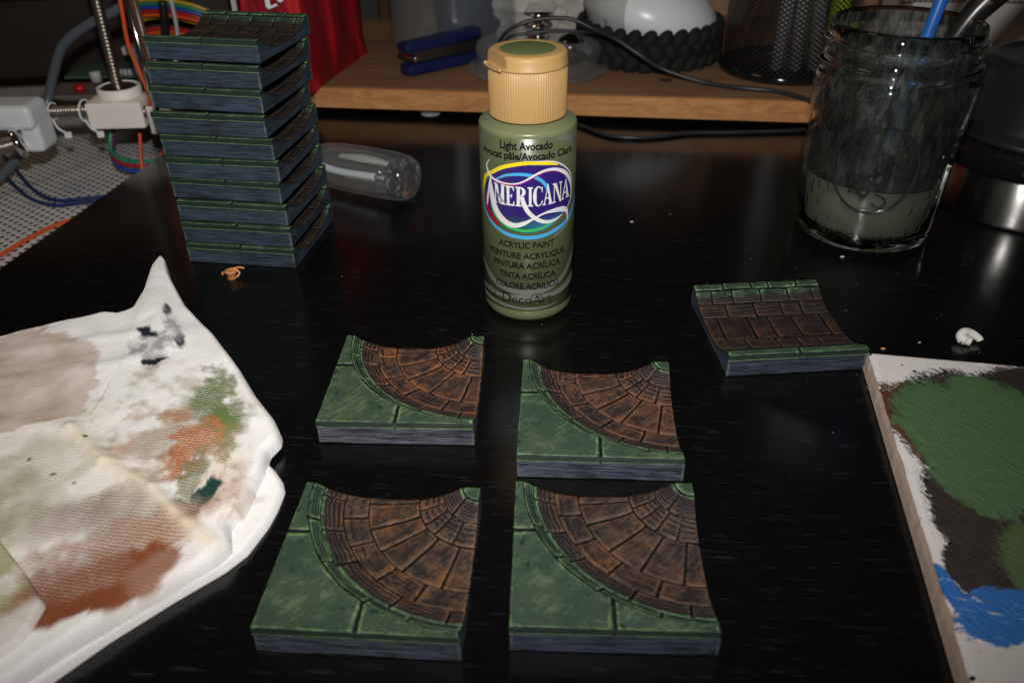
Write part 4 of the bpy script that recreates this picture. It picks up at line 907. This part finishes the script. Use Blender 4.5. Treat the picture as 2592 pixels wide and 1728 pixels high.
# ------------------------------------------------------------------ white device with perforated grille, top right
dv_ = thing('speaker', 'white box with perforated grille standing behind the water jar', 'speaker')
t = NT('white_case'); t.set(Base_Color=t.mix(t.noise(t.coord(), 0.3, 3), (0.50, 0.47, 0.44), (0.58, 0.55, 0.52)), Roughness=0.5); M_case = t.m
q0 = P0+bx*38.6+by*6.8
box('case', (42.5, 63, 7.6), (27, 8, 15.1), M_case, dv_, rz=YAW, bev=0.3)
t = NT('perforated_grille'); sx = t.n('ShaderNodeSeparateXYZ', i={0: t.coord((1, 1, 1), rz=-YAW)})
PG = 0.36; yy = t.math('DIVIDE', sx.outputs[2], PG*0.86); row = t.math('FLOOR', yy); fy = t.math('SUBTRACT', t.math('FRACT', yy), 0.5)
xx = t.math('ADD', t.math('DIVIDE', sx.outputs[0], PG), t.math('MULTIPLY', t.math('MODULO', row, 2.0), 0.5)); fx = t.math('SUBTRACT', t.math('FRACT', t.math('ADD', xx, 500.0)), 0.5)
d = t.math('SQRT', t.math('ADD', t.math('MULTIPLY', fx, fx), t.math('MULTIPLY', t.math('MULTIPLY', fy, fy), 0.74)))
hole = t.sstep(d, 0.30, 0.22); t.set(Base_Color=t.mix(hole, (0.40, 0.38, 0.36), (0.03, 0.028, 0.026)), Roughness=0.5)
box('grille', (38.3, 59.3, 11.2), (22, 1.0, 11.8), t.m, dv_, rz=YAW, bev=0.4)
# ------------------------------------------------------------------ black wire mesh cup with markers
MX, MY = 18.9, 57.3
cup = thing('mesh_cup', 'black mesh pen cup on the pine board beside the water jar', 'pen cup', (MX, MY, SZ))
t = NT('black_mesh'); tc = t.n('ShaderNodeTexCoord'); sx = t.n('ShaderNodeSeparateXYZ', i={0: tc.outputs['Object']})
ang = t.math('ARCTAN2', sx.outputs[1], sx.outputs[0]); ua = t.math('MULTIPLY', ang, 4.2/0.42); va = t.math('DIVIDE', sx.outputs[2], 0.30)
A_ = t.math('PINGPONG', t.math('ADD', ua, va), 0.5); B2 = t.math('PINGPONG', t.math('SUBTRACT', ua, va), 0.5)
op = t.math('MULTIPLY', t.sstep(A_, 0.12, 0.16), t.sstep(B2, 0.12, 0.16))
tr = t.n('ShaderNodeBsdfTransparent'); mx = t.n('ShaderNodeMixShader', i={0: op, 1: t.b.outputs[0], 2: tr.outputs[0]}); t.t.links.new(mx.outputs[0], t.out.inputs[0]); t.set(Base_Color=(0.012, 0.012, 0.013), Roughness=0.35)
lathe('mesh_wall', [(4.12, 0.5), (4.2, 10.2)], t.m, cup, seg=96)
lathe('base_ring', [(0, 0.0), (4.15, 0.0), (4.3, 0.08), (4.36, 0.3), (4.3, 0.52), (4.15, 0.6), (4.0, 0.55), (3.9, 0.3), (0, 0.28)], M_black_gl, cup, seg=96)
lathe('top_ring', [(4.1, 10.1), (4.3, 10.1), (4.35, 10.3), (4.3, 10.5), (4.1, 10.5), (4.05, 10.3)], M_black_gl, cup, seg=96, close=True)
M_lime = plain('lime_marker', (0.40, 0.50, 0.02), 0.4, bump=0); M_greyrod = plain('grey_marker', (0.30, 0.29, 0.30), 0.35, bump=0); M_dkgreen = plain('green_marker', (0.10, 0.30, 0.03), 0.4, bump=0)
for (x0, y0, x1, y1, r, mt, lb) in ((2.1, -2.6, 2.3, -2.4, 0.62, M_lime, 'thick lime yellow marker in the black mesh cup'), (1.0, -3.0, 0.5, -2.6, 0.45, M_greyrod, 'grey pen just left of the lime marker in the mesh cup'),
                                    (-0.2, -3.1, -0.6, -3.0, 0.40, M_greyrod, 'middle grey pen seen through the front of the mesh cup'), (-1.4, -2.8, -1.2, -3.0, 0.42, M_greyrod, 'leftmost grey pen in the black mesh cup'),
                                    (1.4, 0.0, 0.2, -1.0, 0.5, M_dkgreen, 'green pen standing behind the grey ones in the mesh cup')):
    T = thing('marker_pen', lb, 'pen', (MX, MY, SZ), 0, 'pens in the mesh cup')
    tube('barrel', [(x0, y0, 0.75), (x1, y1, 9.0)], r, mt, T, seg=16, interp=False); tube('pen_cap', [(x1, y1, 9.05), (x1+(x1-x0)*0.4, y1+(y1-y0)*0.4, 12.5)], r*1.1, mt, T, seg=16, interp=False)
# ------------------------------------------------------------------ white dome with braided black cord ring
DX, DY = 10.2, 61.5
dm = thing('domed_gadget', 'white domed gadget sitting in a ring of braided black cord', 'gadget', (DX, DY, SZ))
bm = bmesh.new(); bmesh.ops.create_uvsphere(bm, u_segments=64, v_segments=32, radius=1.0)
for v in bm.verts:
    x, y, z = v.co; z2 = z*(3.1 if z > 0 else 2.2); v.co = Vector((x*4.75, y*4.7, z2 + 2.9 - 0.20*x*4.7*(1 if z > -0.3 else 0.3)))
bmobj('dome', bm, M_white_cool, dm, smooth=True)
bm = bmesh.new(); bmesh.ops.create_uvsphere(bm, u_segments=48, v_segments=32, radius=1.0)
for v in bm.verts:
    x, y, z = v.co; z2 = z*(3.1 if z > 0 else 2.2); v.co = Vector((x*4.79, y*4.74, z2*1.008 + 2.9 - 0.20*x*4.7*(1 if z > -0.3 else 0.3)))
bmesh.ops.delete(bm, geom=[v for v in bm.verts if v.co.x > -2.0], context='VERTS')
bmobj('grey_side_panel', bm, M_grey_pl, dm, smooth=True)
txt('HUMIDOR', -1.6, 1.6, -0.16, 0.16, plain('dark_print', (0.05, 0.05, 0.05), 0.5), 0, 0.01, name='lettering', parent=dm,
    wrap=lambda u, z: (-3.45+z+0.12*(u/1.6), -3.55+0.55*(u/1.6+1), 3.3+u*0.95))
co = []; fs = []
bm = bmesh.new(); NB = 29
for ly in range(3):
    for k in range(NB):
        a = 2*pi*(k+0.5*ly)/NB; r = 4.85
        m_ = Matrix.Translation((r*cos(a), r*sin(a), 0.50+ly*0.82)) @ Matrix.Rotation(a, 4, 'Z') @ Matrix.Rotation(radians(35 if ly % 2 else -35), 4, 'X') @ Matrix.Diagonal((0.45, 0.50, 0.74, 1))
        bmesh.ops.create_uvsphere(bm, u_segments=12, v_segments=8, radius=1.0, matrix=m_)
o = bmobj('braided_cord', bm, M_cord, dm, smooth=True)
lathe('cord_core', [(4.4, 0.05), (4.95, 0.1), (5.0, 2.2), (4.7, 2.4), (4.4, 2.3)], M_cord, dm, seg=64, close=True)
# ------------------------------------------------------------------ glass lidded dish
GX, GY = 2.1, 58.2
gd = thing('glass_dish', 'small covered glass dish with turned glass knob behind the paint bottle', 'dish', (GX, GY, SZ))
lathe('dish', [(0, 0.05), (2.5, 0.03), (4.6, 0.08), (4.85, 0.16), (4.88, 0.30), (4.7, 0.36), (4.3, 0.34), (0, 0.25)], M_thin, gd, seg=96)
lathe('cover', [(4.15, 0.400), (4.25, 1.000), (4.30, 1.500), (4.15, 1.750), (3.6, 1.950), (2.2, 2.075), (0.5, 2.125), (0, 2.125), (0, 2.050), (0.5, 2.050), (2.2, 2.000), (3.5, 1.880), (4.02, 1.700), (4.15, 1.500), (4.10, 1.000), (4.0, 0.400)], M_thin, gd, seg=96, close=False)
lathe('knob', [(0, 2.130), (0.75, 2.130), (0.80, 2.202), (0.42, 2.282), (0.42, 2.338), (0.72, 2.418), (0.72, 2.546), (0.40, 2.610), (0.38, 2.738), (0.70, 2.818), (0.70, 2.922), (0.36, 3.026), (0.34, 3.522), (0.95, 3.618), (1.0, 3.698), (0.9, 3.778), (0, 3.802)], M_chrome, gd, seg=48)
box('white_card', (0.3, 2.6, 1.15), (5.5, 0.08, 1.0), plain('white_card', (0.62, 0.60, 0.57), 0.8), gd, rz=0.1)
bs = lathe('metal_ball', [(1.05*sin(pi*k/24), 1.05-1.05*cos(pi*k/24)) for k in range(25)], plain('dark_chrome', (0.16, 0.15, 0.15), 0.08, 1.0, bump=0), None, (GX+2.15, GY-0.6, SZ+0.40), seg=48)
tag(bs, 'shiny dark metal ball inside the covered glass dish', 'metal ball')
rdb = box('red_scrap', (GX-2.9, GY-0.6, SZ+1.1), (1.3, 1.2, 1.2), plain('red_scrap', (0.28, 0.01, 0.02), 0.4, vary=0.4), None, rz=0.4, bev=0.25); tag(rdb, 'small red piece inside the left of the glass dish', 'scrap')
# ------------------------------------------------------------------ crumpled plastic bag behind
bm = bmesh.new(); bmesh.ops.create_icosphere(bm, subdivisions=5, radius=1.0)
for v in bm.verts:
    q = v.co*1.3; f_ = abs(noise.noise(q*1.5+Vector((3, 1, 7))))*0.30+abs(noise.noise(q*3.3))*0.18+0.10*abs(noise.noise(q*7))
    v.co = v.co*(1.06-f_); v.co.x *= 5.6; v.co.y *= 3.2; v.co.z = max(-0.74, v.co.z)*4.6
t = NT('crumpled_plastic'); t.set(Base_Color=(0.66, 0.63, 0.58), Roughness=0.35, Transmission_Weight=0.25)
o = bmobj('plastic_bag', bm, t.m, None, (2.3, 67.5, SZ+3.42)); autosmooth(o, 25); tag(o, 'crumpled pale plastic bag behind the glass dish', 'plastic bag')
# ------------------------------------------------------------------ large clear canister
cn = thing('glass_canister', 'large clear round glass canister between the red bag and the glass dish', 'canister', (-4.0, 65.3, SZ))
lathe('canister_wall', [(0, 0.1), (4.3, 0.0), (4.6, 0.2), (4.7, 0.8), (4.75, 9), (4.7, 12), (4.55, 12), (4.6, 9), (4.5, 0.9), (4.3, 0.5), (0, 0.45)], M_thin2, cn, seg=96)
o = lathe('dark_blue_item', [(0, 0), (2.2, 0.05), (2.5, 1.0), (2.3, 4.5), (1.8, 7.0), (0.6, 8.5), (0, 8.7)], plain('navy_cloth', (0.012, 0.018, 0.05), 0.7, vary=0.4), None, (-3.1, 65.9, SZ+0.48), seg=32, rfun=lambda r, z, a: r*(1+0.18*sin(3*a+z)))
o.name = 'blue_cloth'; tag(o, 'dark blue crumpled cloth inside the clear glass canister', 'cloth')
# ------------------------------------------------------------------ red bag
t = NT('red_pouch'); v = t.coord(); n = t.noise(t.coord((0.5, 0.5, 0.16)), 0.9, 3, 0.5, 0.5)
t.set(Base_Color=t.mix(t.sstep(n, 0.35, 0.65), (0.20, 0.002, 0.006), (0.48, 0.008, 0.016)), Roughness=0.42, Specular_IOR_Level=0.4); t.bump(t.noise(t.coord((0.6, 0.6, 0.12)), 0.8, 3, 0.5, 0.8), 0.6, 0.8); M_red = t.m
rb = thing('red_bag', 'glossy red packaging pouch with white lettering behind the tile stack', 'bag')
F0, F1, F2, F3 = Vector((-16.4, 53.2, 0)), Vector((-12.66, 52.95, 0)), Vector((-10.5, 63.2, 0)), Vector((-16.2, 64.5, 0))
co = []; fs = []; NS, NZ = 96, 40
per = []
cs = [F0, F1, F2, F3]
for s_ in range(4):
    for k in range(NS//4): per.append(cs[s_].lerp(cs[(s_+1) % 4], k/(NS/4)))
cc_ = sum(cs, Vector())/4
for j in range(NZ+1):
    zz = 13.0*j/NZ
    for p in per:
        q = p+(p-cc_).normalized()*(0.30*noise.noise(Vector((p.x*0.35, p.y*0.35, zz*0.12)))*min(1, zz)+0.10*noise.noise(Vector((p.x, p.y, zz*0.4))))-(p-cc_)*0.012*zz*0.3
        co.append((q.x, q.y, SZ+0.01+zz))
for j in range(NZ):
    for k in range(NS): k2 = (k+1) % NS; fs.append((j*NS+k, j*NS+k2, (j+1)*NS+k2, (j+1)*NS+k))
fs.append(tuple(NZ*NS+k for k in range(NS)))
me = mesh('pouch', co, fs, True); fixn(me); link('pouch', me, M_red, rb)
prism('seam_strip', [F0+Vector((-0.35, -0.1, 0)), F0+Vector((-0.05, -0.22, 0)), F0+Vector((-0.05, 0.05, 0)), F0+Vector((-0.35, 0.15, 0))], SZ+0.02, SZ+13, plain('pale_seam', (0.55, 0.53, 0.50), 0.5), rb)
M_wtext = plain('white_print_bag', (0.75, 0.74, 0.74), 0.5, bump=0)
def wr(u, z): return (-14.55+u*0.62, 52.62-0.04*u, 8.05+z+0.17*u)
txt('r', 0.0, 1.0, -0.9, 0.9, M_wtext, 0, 0.07, parent=rb, wrap=wr); 
box('serif', (-14.15, 52.60, 7.2), (0.62, 0.04, 0.15), M_wtext, rb, rot=Matrix.Rotation(-0.33, 4, 'Y'))
txt('o', 1.05, 2.1, -0.9, 0.5, M_wtext, 0, 0.07, parent=rb, wrap=wr)
# ------------------------------------------------------------------ blue stapler
sp_ = thing('stapler', 'dark blue stapler lying on the pine board beside the glass dish', 'stapler', (-6.9, 56.9, SZ), radians(38))
box('lower_jaw', (2.9, 0, 0.42), (6.2, 1.3, 0.80), M_blue_pl, sp_, bev=0.3)
box('upper_arm', (2.9, 0, 1.95), (6.4, 1.25, 0.72), M_blue_pl, sp_, rot=Matrix.Rotation(-0.03, 4, 'Y'), bev=0.28)
box('steel_channel', (3.1, 0, 1.2), (5.4, 0.7, 0.75), plain('dull_steel', (0.20, 0.19, 0.19), 0.35, 1.0), sp_, bev=0.05)
lathe('hinge_pin', [(0, -0.72), (0.2, -0.72), (0.2, 0.72), (0, 0.72)], M_chrome, sp_, (0.45, 0, 1.2), seg=16).rotation_euler = (radians(90), 0, 0)
# ------------------------------------------------------------------ cables on and under the board
o = tube('cable', [(-0.9, 59.0, 2.6), (-0.4, 57.0, 4.1), (0.42, 56.5, 4.91), (1.98, 56.5, 5.38), (4.04, 56.4, 5.42), (5.63, 56.0, 4.85), (7.05, 55.2, 4.35), (8.56, 54.6, 3.5), (10.2, 54.4, 2.6), (12.77, 53.6, 1.95), (14.8, 52.4, 1.93), (16.6, 51.7, 1.93), (17.7, 50.6, 1.93), (18.6, 49.4, 1.75), (19.2, 48.6, 0.6), (19.6, 48.2, 0.2)], 0.14, M_rubber, None, n=10)
tag(o, 'black cable looping over the glass dish and along the pine board', 'cable')
o = tube('cable', [(-0.8, 59.8, 2.4), (0.02, 57.5, 3.98), (1.22, 57.2, 4.34), (3.07, 57.2, 4.48), (5.74, 57.5, 4.25), (7.0, 59.2, 3.2)], 0.11, M_rubber, None, n=10); tag(o, 'thin black cable arching just under the thicker one at the glass dish', 'cable')
o = tube('cable', [(2.0, 54.0, 0.12), (4.45, 51.08, 0.12), (6.0, 49.2, 0.12), (7.6, 48.62, 0.12), (9.4, 48.8, 0.12), (11.3, 49.31, 0.12), (14.5, 49.3, 0.12), (18.5, 49.6, 0.12), (21, 51, 0.12)], 0.12, M_rubber, None, n=10)
tag(o, 'black cable lying on the desk below the board edge', 'cable')
# ------------------------------------------------------------------ glass vial lying on its side
va, vb = Vector((-10.3, 42.3, 1.28)), Vector((-5.0, 39.75, 1.28))
vdir = (vb-va).normalized(); rot = vdir.to_track_quat('Z', 'Y').to_matrix().to_4x4()
vl = thing('glass_vial', 'clear glass bottle lying on its side right of the tile stack', 'glass bottle', tuple(va)); vl.rotation_euler = rot.to_euler()
VL = (vb-va).length
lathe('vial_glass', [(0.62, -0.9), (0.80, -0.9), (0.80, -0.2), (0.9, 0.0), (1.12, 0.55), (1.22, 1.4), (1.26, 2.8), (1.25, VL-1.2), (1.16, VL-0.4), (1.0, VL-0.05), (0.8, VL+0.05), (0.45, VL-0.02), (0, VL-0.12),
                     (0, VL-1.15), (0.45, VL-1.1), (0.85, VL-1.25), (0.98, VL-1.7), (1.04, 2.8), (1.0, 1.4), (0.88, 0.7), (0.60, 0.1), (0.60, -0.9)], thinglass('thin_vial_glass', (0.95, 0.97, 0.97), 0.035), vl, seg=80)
lathe('glass_base', [(0, VL-1.05), (0.5, VL-1.0), (0.9, VL-1.1), (1.08, VL-0.5), (0.95, VL-0.12), (0.75, VL-0.02), (0.4, VL-0.10), (0, VL-0.18)], M_glass, vl, seg=64)
lathe('screw_cap', [(0, -2.3), (0.95, -2.3), (1.0, -2.2), (1.0, -0.95), (0.9, -0.9), (0.62, -0.92), (0, -0.92)], plain('red_cap', (0.35, 0.008, 0.012), 0.3, bump=0), vl, seg=48)
Mi = plain('milky_plastic', (0.62, 0.63, 0.66), 0.35, vary=0.04, bump=0)
tube('white_applicator', [(0.20, -0.15, -0.6), (0.15, -0.35, 1.0), (0.05, -0.30, 2.5), (0.0, -0.25, 3.6)], 0.20, Mi, vl, seg=20)
tube('applicator_tip', [(0.0, -0.25, 3.6), (-0.05, -0.2, 4.4)], 0.12, plain('grey_bristle', (0.25, 0.25, 0.25), 0.4), vl, seg=16, interp=False)
tube('milky_residue', [(0.72, 0.25, 0.9), (0.78, 0.30, 2.0), (0.78, 0.3, 3.2), (0.72, 0.25, 4.2)], lambda s: 0.10+0.13*sin(pi*s), plain('milky_grey', (0.36, 0.36, 0.34), 0.4, vary=0.15), vl, seg=16)
# ------------------------------------------------------------------ small things lying on the desk
o = lathe('plastic_disc', [(0, 0.01), (0.60, 0.0), (0.64, 0.03), (0.60, 0.05), (0.12, 0.06), (0, 0.08)], M_grey_pl, None, (-5.2, 54.2, 0.0), seg=40); tag(o, 'small white plastic disc under the edge of the pine board', 'disc')
sc_ = thing('plastic_scrap', 'orange curl of printed plastic in front of the tile stack', 'scrap', (-12.3, 31.9, 0))
M_or = plain('orange_scrap', (0.52, 0.20, 0.075), 0.35, bump=0.05)
lathe('stub', [(0, 0.02), (0.20, 0.0), (0.22, 0.05), (0.21, 0.28), (0.26, 0.32), (0.30, 0.36), (0.24, 0.42), (0, 0.42)], M_or, sc_, (0, 0, 0), seg=24)
tube('strand', [(-0.25, -0.05, 0.34), (0.0, 0.0, 0.46), (0.22, 0.05, 0.42), (0.36, 0.0, 0.25), (0.24, -0.12, 0.12)], 0.045, M_or, sc_, seg=8)
tube('strand', [(0.05, 0.1, 0.40), (0.3, 0.16, 0.46), (0.55, 0.18, 0.40)], 0.05, M_or, sc_, seg=8)
tube('strand', [(-0.22, -0.02, 0.36), (-0.38, -0.04, 0.30), (-0.34, -0.10, 0.22)], 0.035, M_or, sc_, seg=8)
M_cr = plain('cream_scrap', (0.72, 0.70, 0.64), 0.4, bump=0.05)
o = tube('plastic_curl', [(-0.22, -0.16, 0.16), (-0.26, 0.02, 0.26), (-0.12, 0.14, 0.34), (0.08, 0.14, 0.32), (0.26, 0.06, 0.26), (0.40, -0.04, 0.18), (0.44, -0.12, 0.12)], lambda s: 0.22-0.10*s, M_cr, None, seg=16)
o.location = (17.35, 26.0, 0); tag(o, 'white curl of plastic lying behind the palette', 'scrap')
o2 = tube('curl_end', [(-0.24, -0.10, 0.20), (-0.12, -0.14, 0.17), (0.02, -0.24, 0.14)], lambda s: 0.21-0.06*s, M_cr, o, seg=16)
M_crumb = plain('pale_crumb', (0.55, 0.52, 0.48), 0.6, bump=0); M_crumb2 = plain('tan_crumb', (0.50, 0.28, 0.12), 0.6, bump=0)
bm = bmesh.new()
for k in range(75):
    a = random.random()
    if a < 0.55: x, y = random.uniform(8, 21), random.uniform(23, 34)
    else: x, y = random.uniform(-12, 20), random.uniform(12, 50)
    s_ = random.uniform(0.006, 0.018)*(1.6 if random.random() < 0.06 else 1)
    m_ = Matrix.Translation((x, y, s_*0.5)) @ Matrix.Rotation(random.uniform(0, 3), 4, 'Z') @ Matrix.Diagonal((s_*random.uniform(0.8, 2), s_, s_*0.7, 1)); bmesh.ops.create_icosphere(bm, subdivisions=1, radius=1.0, matrix=m_)
o = bmobj('crumbs', bm, M_crumb); o['kind'] = 'stuff'
for (x, y, s_) in ((14.0, 25.6, 0.06), (15.0, 33.0, 0.065), (6.0, 37.0, 0.055), (15.55, 26.0, 0.035)):
    bm = bmesh.new(); bmesh.ops.create_icosphere(bm, subdivisions=2, radius=1.0, matrix=Matrix.Diagonal((s_*1.6, s_, s_*0.6, 1)))
    o = bmobj('crumb', bm, M_crumb2 if x == 14.0 else M_crumb, None, (x, y, s_*0.5)); tag(o, {14.0: 'tan crumb between the wet tile and the white curl', 15.0: 'pale flake on the desk in front of the water jar', 6.0: 'pale crumb on bare desk between bottle and jar', 15.55: 'tiny pale crumb near the palette corner'}[x], 'crumb')

# ------------------------------------------------------------------ 3D printer at the left
pr = thing('desktop_printer', 'open frame 3D printer with white brackets and threaded rods at the left', '3D printer', (-25, 50, -3))
def rel(p): return (p[0]+25, p[1]-50, p[2]+3)
def pb(name, c, s, mat, rz=0, bev=0.1, rot=None): return box(name, rel(c), s, mat, pr, rz=rz, bev=bev, rot=rot)
pb('carriage_block', (-24.25, 51.2, 1.48), (3.35, 2.4, 1.60), M_white_pl, 0.03, 0.12)
pb('carriage_block', (-21.3, 50.6, 1.35), (1.5, 2.2, 1.75), M_white_pl, 0.03, 0.12)
lathe('bearing_cup', [(0.55, 0), (1.28, 0), (1.30, 0.05), (1.30, 0.60), (1.15, 0.62), (1.12, 0.45), (0.5, 0.45)], M_white_pl, pr, rel((-24.25, 51.6, 2.29)), seg=48)
lathe('bearing', [(0.3, 0.0), (1.10, 0.0), (1.10, 0.10), (0.9, 0.14), (0.7, 0.06), (0.3, 0.12)], M_chrome, pr, rel((-24.25, 51.6, 2.76)), seg=48)
def threaded(name, a, b, r, pitch, mat, amp=0.10):
    a, b = Vector(rel(a)), Vector(rel(b)); L_ = (b-a).length; n = int(L_/pitch*4); prof = []
    for k in range(n+1): prof.append((r*(1-(amp if k % 4 in (0,) else (amp*0.5 if k % 4 in (1, 3) else 0))), L_*k/n))
    o = lathe(name, [(0, 0)]+prof+[(0, L_)], mat, pr, a, seg=20, smooth=True); o.rotation_euler = (b-a).to_track_quat('Z', 'Y').to_euler(); return o
threaded('threaded_rod', (-24.30, 51.6, 2.8), (-24.0, 51.6, 12.5), 0.36, 0.22, M_steel, 0.22)
threaded('threaded_rod', (-30.2, 50.2, 1.75), (-25.9, 50.6, 1.75), 0.40, 0.16, M_steel, 0.10)
threaded('threaded_rod', (-22.6, 50.6, 1.55), (-22.0, 50.6, 1.55), 0.40, 0.16, M_steel, 0.10)
threaded('threaded_rod', (-31.0, 46.5, 0.6), (-29.4, 47.5, 0.75), 0.50, 0.16, M_steel, 0.08)
lathe('nut', [(0.4, 0), (0.85, 0), (0.90, 0.1), (0.88, 0.4), (0.4, 0.45)], M_chrome, pr, rel((-29.35, 47.5, 0.75)), seg=24, close=True).rotation_euler = (0, radians(80), radians(25))
bm = bmesh.new(); boxbm(bm, (0, 0, 0.4), (3.0, 2.4, 1.5), 0, 0.5, seg=4); boxbm(bm, (0.9, 0.2, -0.8), (1.2, 2.0, 2.0), 0, 0.4, seg=4)
bmobj('corner_bracket', bm, M_white_cool, pr, rel((-29.6, 48.9, 1.7)))
for (x, r) in ((-28.1, 0.50), (-26.1, 0.66)):
    tube('zip_tie', [rel((x+0.25*cos(a)*0.3, 50.35+r*cos(a), 1.75+r*sin(a))) for a in [2*pi*k/16 for k in range(16)]], 0.06, M_white_cool, pr, closed=True, n=2, seg=8)
    tube('zip_tie', [rel((x, 50.0, 1.3)), rel((x+0.35, 49.7, 0.9)), rel((x+0.8, 49.6, 0.62))], 0.07, M_white_cool, pr, seg=8)
    pb('zip_tie_head', (x+0.9, 49.6, 0.50), (0.40, 0.3, 0.36), M_white_cool, 0.3, 0.06)
tube('hose', [rel(p) for p in ((-23.2, 55, 7.6), (-23.91, 54, 6.99), (-26.29, 54.0, 5.97), (-28.14, 54.0, 4.8), (-29.36, 54.0, 2.97), (-30.2, 53.6, 1.18), (-31.0, 51.5, -0.6), (-32.4, 48.5, -2.2), (-35, 45.5, -2.6))], 0.30, M_hose, pr, seg=16)
tube('smooth_rod', [rel((-20.88, 48, 12)), rel((-20.60, 48, -2.9))], 0.17, M_chrome, pr, interp=False, seg=20)
tube('smooth_rod', [rel((-21.35, 50, 12.5)), rel((-21.05, 50, -2.9))], 0.22, plain('brown_rod', (0.10, 0.06, 0.04), 0.3), pr, interp=False, seg=20)
tube('white_lead', [rel((-22.2, 51, 10)), rel((-22.0, 51, 7.2)), rel((-21.5, 51, 5.4)), rel((-21.3, 51, 3.5))], 0.11, M_grey_pl, pr)
tube('wire', [rel(p) for p in ((-22.10, 50, 10.5), (-22.05, 50, 8.3), (-22.25, 50, 5.8), (-22.0, 50, 4.2), (-21.75, 49.9, 2.9), (-21.7, 49.4, 2.3))], 0.12, M_orange_w, pr)
tube('wire', [rel(p) for p in ((-22.7, 49.4, 0.6), (-22.85, 49.0, -0.8), (-22.8, 48.4, -2.2), (-22.4, 47.5, -2.7))], 0.10, M_orange_w, pr)
tube('wire', [rel(p) for p in ((-20.9, 49.4, 0.4), (-21.5, 48.6, -0.7), (-22.0, 48.0, -1.6))], 0.10, M_orange_w, pr)
tube('wire', [rel(p) for p in ((-28.3, 38.0, -2.85), (-27.7, 40.2, -2.85), (-27.2, 42.0, -2.85), (-26.4, 43.8, -2.85), (-24.9, 45.2, -2.85))], 0.12, M_orange_w, pr)
for dz, (a_, b_) in enumerate((((-37.5, 60, -1.4), 0), ((-36.5, 57.0, -1.8), 0.0))):
    sh = dz*1.15
    tube('wire', [rel(p) for p in ((-36.6+sh*0.3, 56.4-sh*2.6, -2.2), (-32.97, 52.23-sh*1.2, -2.55), (-30.04, 48.84-sh*0.8, -2.8), (-27.81, 47.23-sh*0.6, -2.8), (-26.0, 47.3-sh*0.6, -2.7), (-23.6, 47.9-sh*0.6, -2.7))], 0.11, M_blue_w, pr)
for k, mt in enumerate((M_green_wire, M_red_w, M_blue2_w)):
    z_ = -1.6-k*0.34
    tube('wire', [rel(p) for p in ((-25.6, 52.5, 0.6), (-25.9, 51.8, z_+0.7), (-25.3, 51.0, z_+0.08), (-23.8, 50.6, z_-0.05), (-22.4, 50.8, z_), (-21.2, 51.6, z_+0.6), (-20.8, 52, z_+2))], 0.13, mt, pr, seg=8)
# rainbow ribbon behind
for j, (zz_, yy_) in enumerate(((5.9, 0), (4.5, 1.0), (3.3, 0.5))):
    for k, mt in enumerate((M_yellow_w, M_green_wire, M_blue2_w, M_red_w, M_orange_w)):
        if j == 1 and k in (1, 2): continue
        if j == 2 and k in (3, 4): continue
        z2 = zz_-k*0.26
        tube('ribbon_wire', [rel(p) for p in ((-27.6, 62+yy_, z2-0.6), (-26.2, 62+yy_, z2-0.05), (-24.4, 62+yy_, z2), (-22.4, 62+yy_, z2-0.35-0.15*j), (-20.6, 62.5+yy_, z2-1.2), (-19, 63+yy_, z2-1.4))], 0.13, mt, pr, seg=8)
for (a, b, mt, r) in (((-23.6, 60, 6.2), (-24.8, 60.5, 2.0), M_black_pl, 0.3), ((-22.6, 59, 6.5), (-23.4, 59, 2.0), M_grey_pl, 0.14), ((-24.6, 57, 4.3), (-25.0, 57.5, 2.5), M_red_w, 0.10), ((-24.3, 57, 4.6), (-24.5, 57.5, 2.8), M_blue2_w, 0.10), ((-24.9, 57, 4.7), (-24.9, 57.5, 3.4), M_green_wire, 0.10)):
    tube('loose_wire', [rel(a), rel(((a[0]+b[0])/2+0.3, a[1], (a[2]+b[2])/2)), rel(b)], r, mt, pr, seg=8)
M_pcb = plain('circuit_board', (0.05, 0.09, 0.07), 0.5, vary=0.5, nsc=1.5)
pb('circuit_board', (-26.8, 59, 1.95), (7.0, 4.0, 0.16), M_pcb, 0.0, 0.02)
bm = bmesh.new()
for k in range(14): boxbm(bm, rel((-26.5+k*0.34, 57.3, 2.2+0.0*k)), (0.2, 0.25, 0.35))
bmobj('pin_header', bm, M_grey_pl, pr)['kind'] = 'stuff'
pb('chip_socket', (-25.2, 59.4, 2.75), (1.6, 1.6, 1.2), M_black_pl, 0.1, 0.05)
pb('connector', (-25.6, 58.0, 3.5), (1.2, 0.8, 0.5), M_grey_pl, 0.1, 0.05)
pb('connector', (-24.6, 56, 3.0), (0.45, 0.45, 2.2), M_grey_pl, 0.0, 0.08)
lathe('capacitor', [(0, 0), (0.35, 0), (0.36, 0.6), (0.3, 0.68), (0, 0.68)], M_grey_pl, pr, rel((-27.9, 56.5, 1.8)), seg=24)
pb('rear_plate', (-27.2, 55.5, 1.5), (7.0, 3.0, 0.25), plain('tan_plate', (0.13, 0.10, 0.08), 0.6), 0.0, 0.05)
lathe('red_button', [(0, 0), (0.36, 0), (0.38, 0.25), (0.28, 0.42), (0, 0.46)], M_red_w, pr, rel((-28.4, 54.9, 1.64)), seg=20)
pb('frame_beam', (-36, 66, 2.6), (30, 2.0, 5.5), M_darkwood, 0.15, 0.1)
pb('frame_beam', (-34, 58, 9.4), (26, 1.8, 1.6), M_pine, 0.30, 0.1)
pb('rear_panel', (-28, 74, 6.0), (34, 1.2, 22), plain('dark_green_panel', (0.016, 0.018, 0.012), 0.7), 0.05, 0.1)
pb('crossbar', (-22, 57, -0.6), (12, 1.2, 1.4), M_black_pl, 0.05, 0.1)
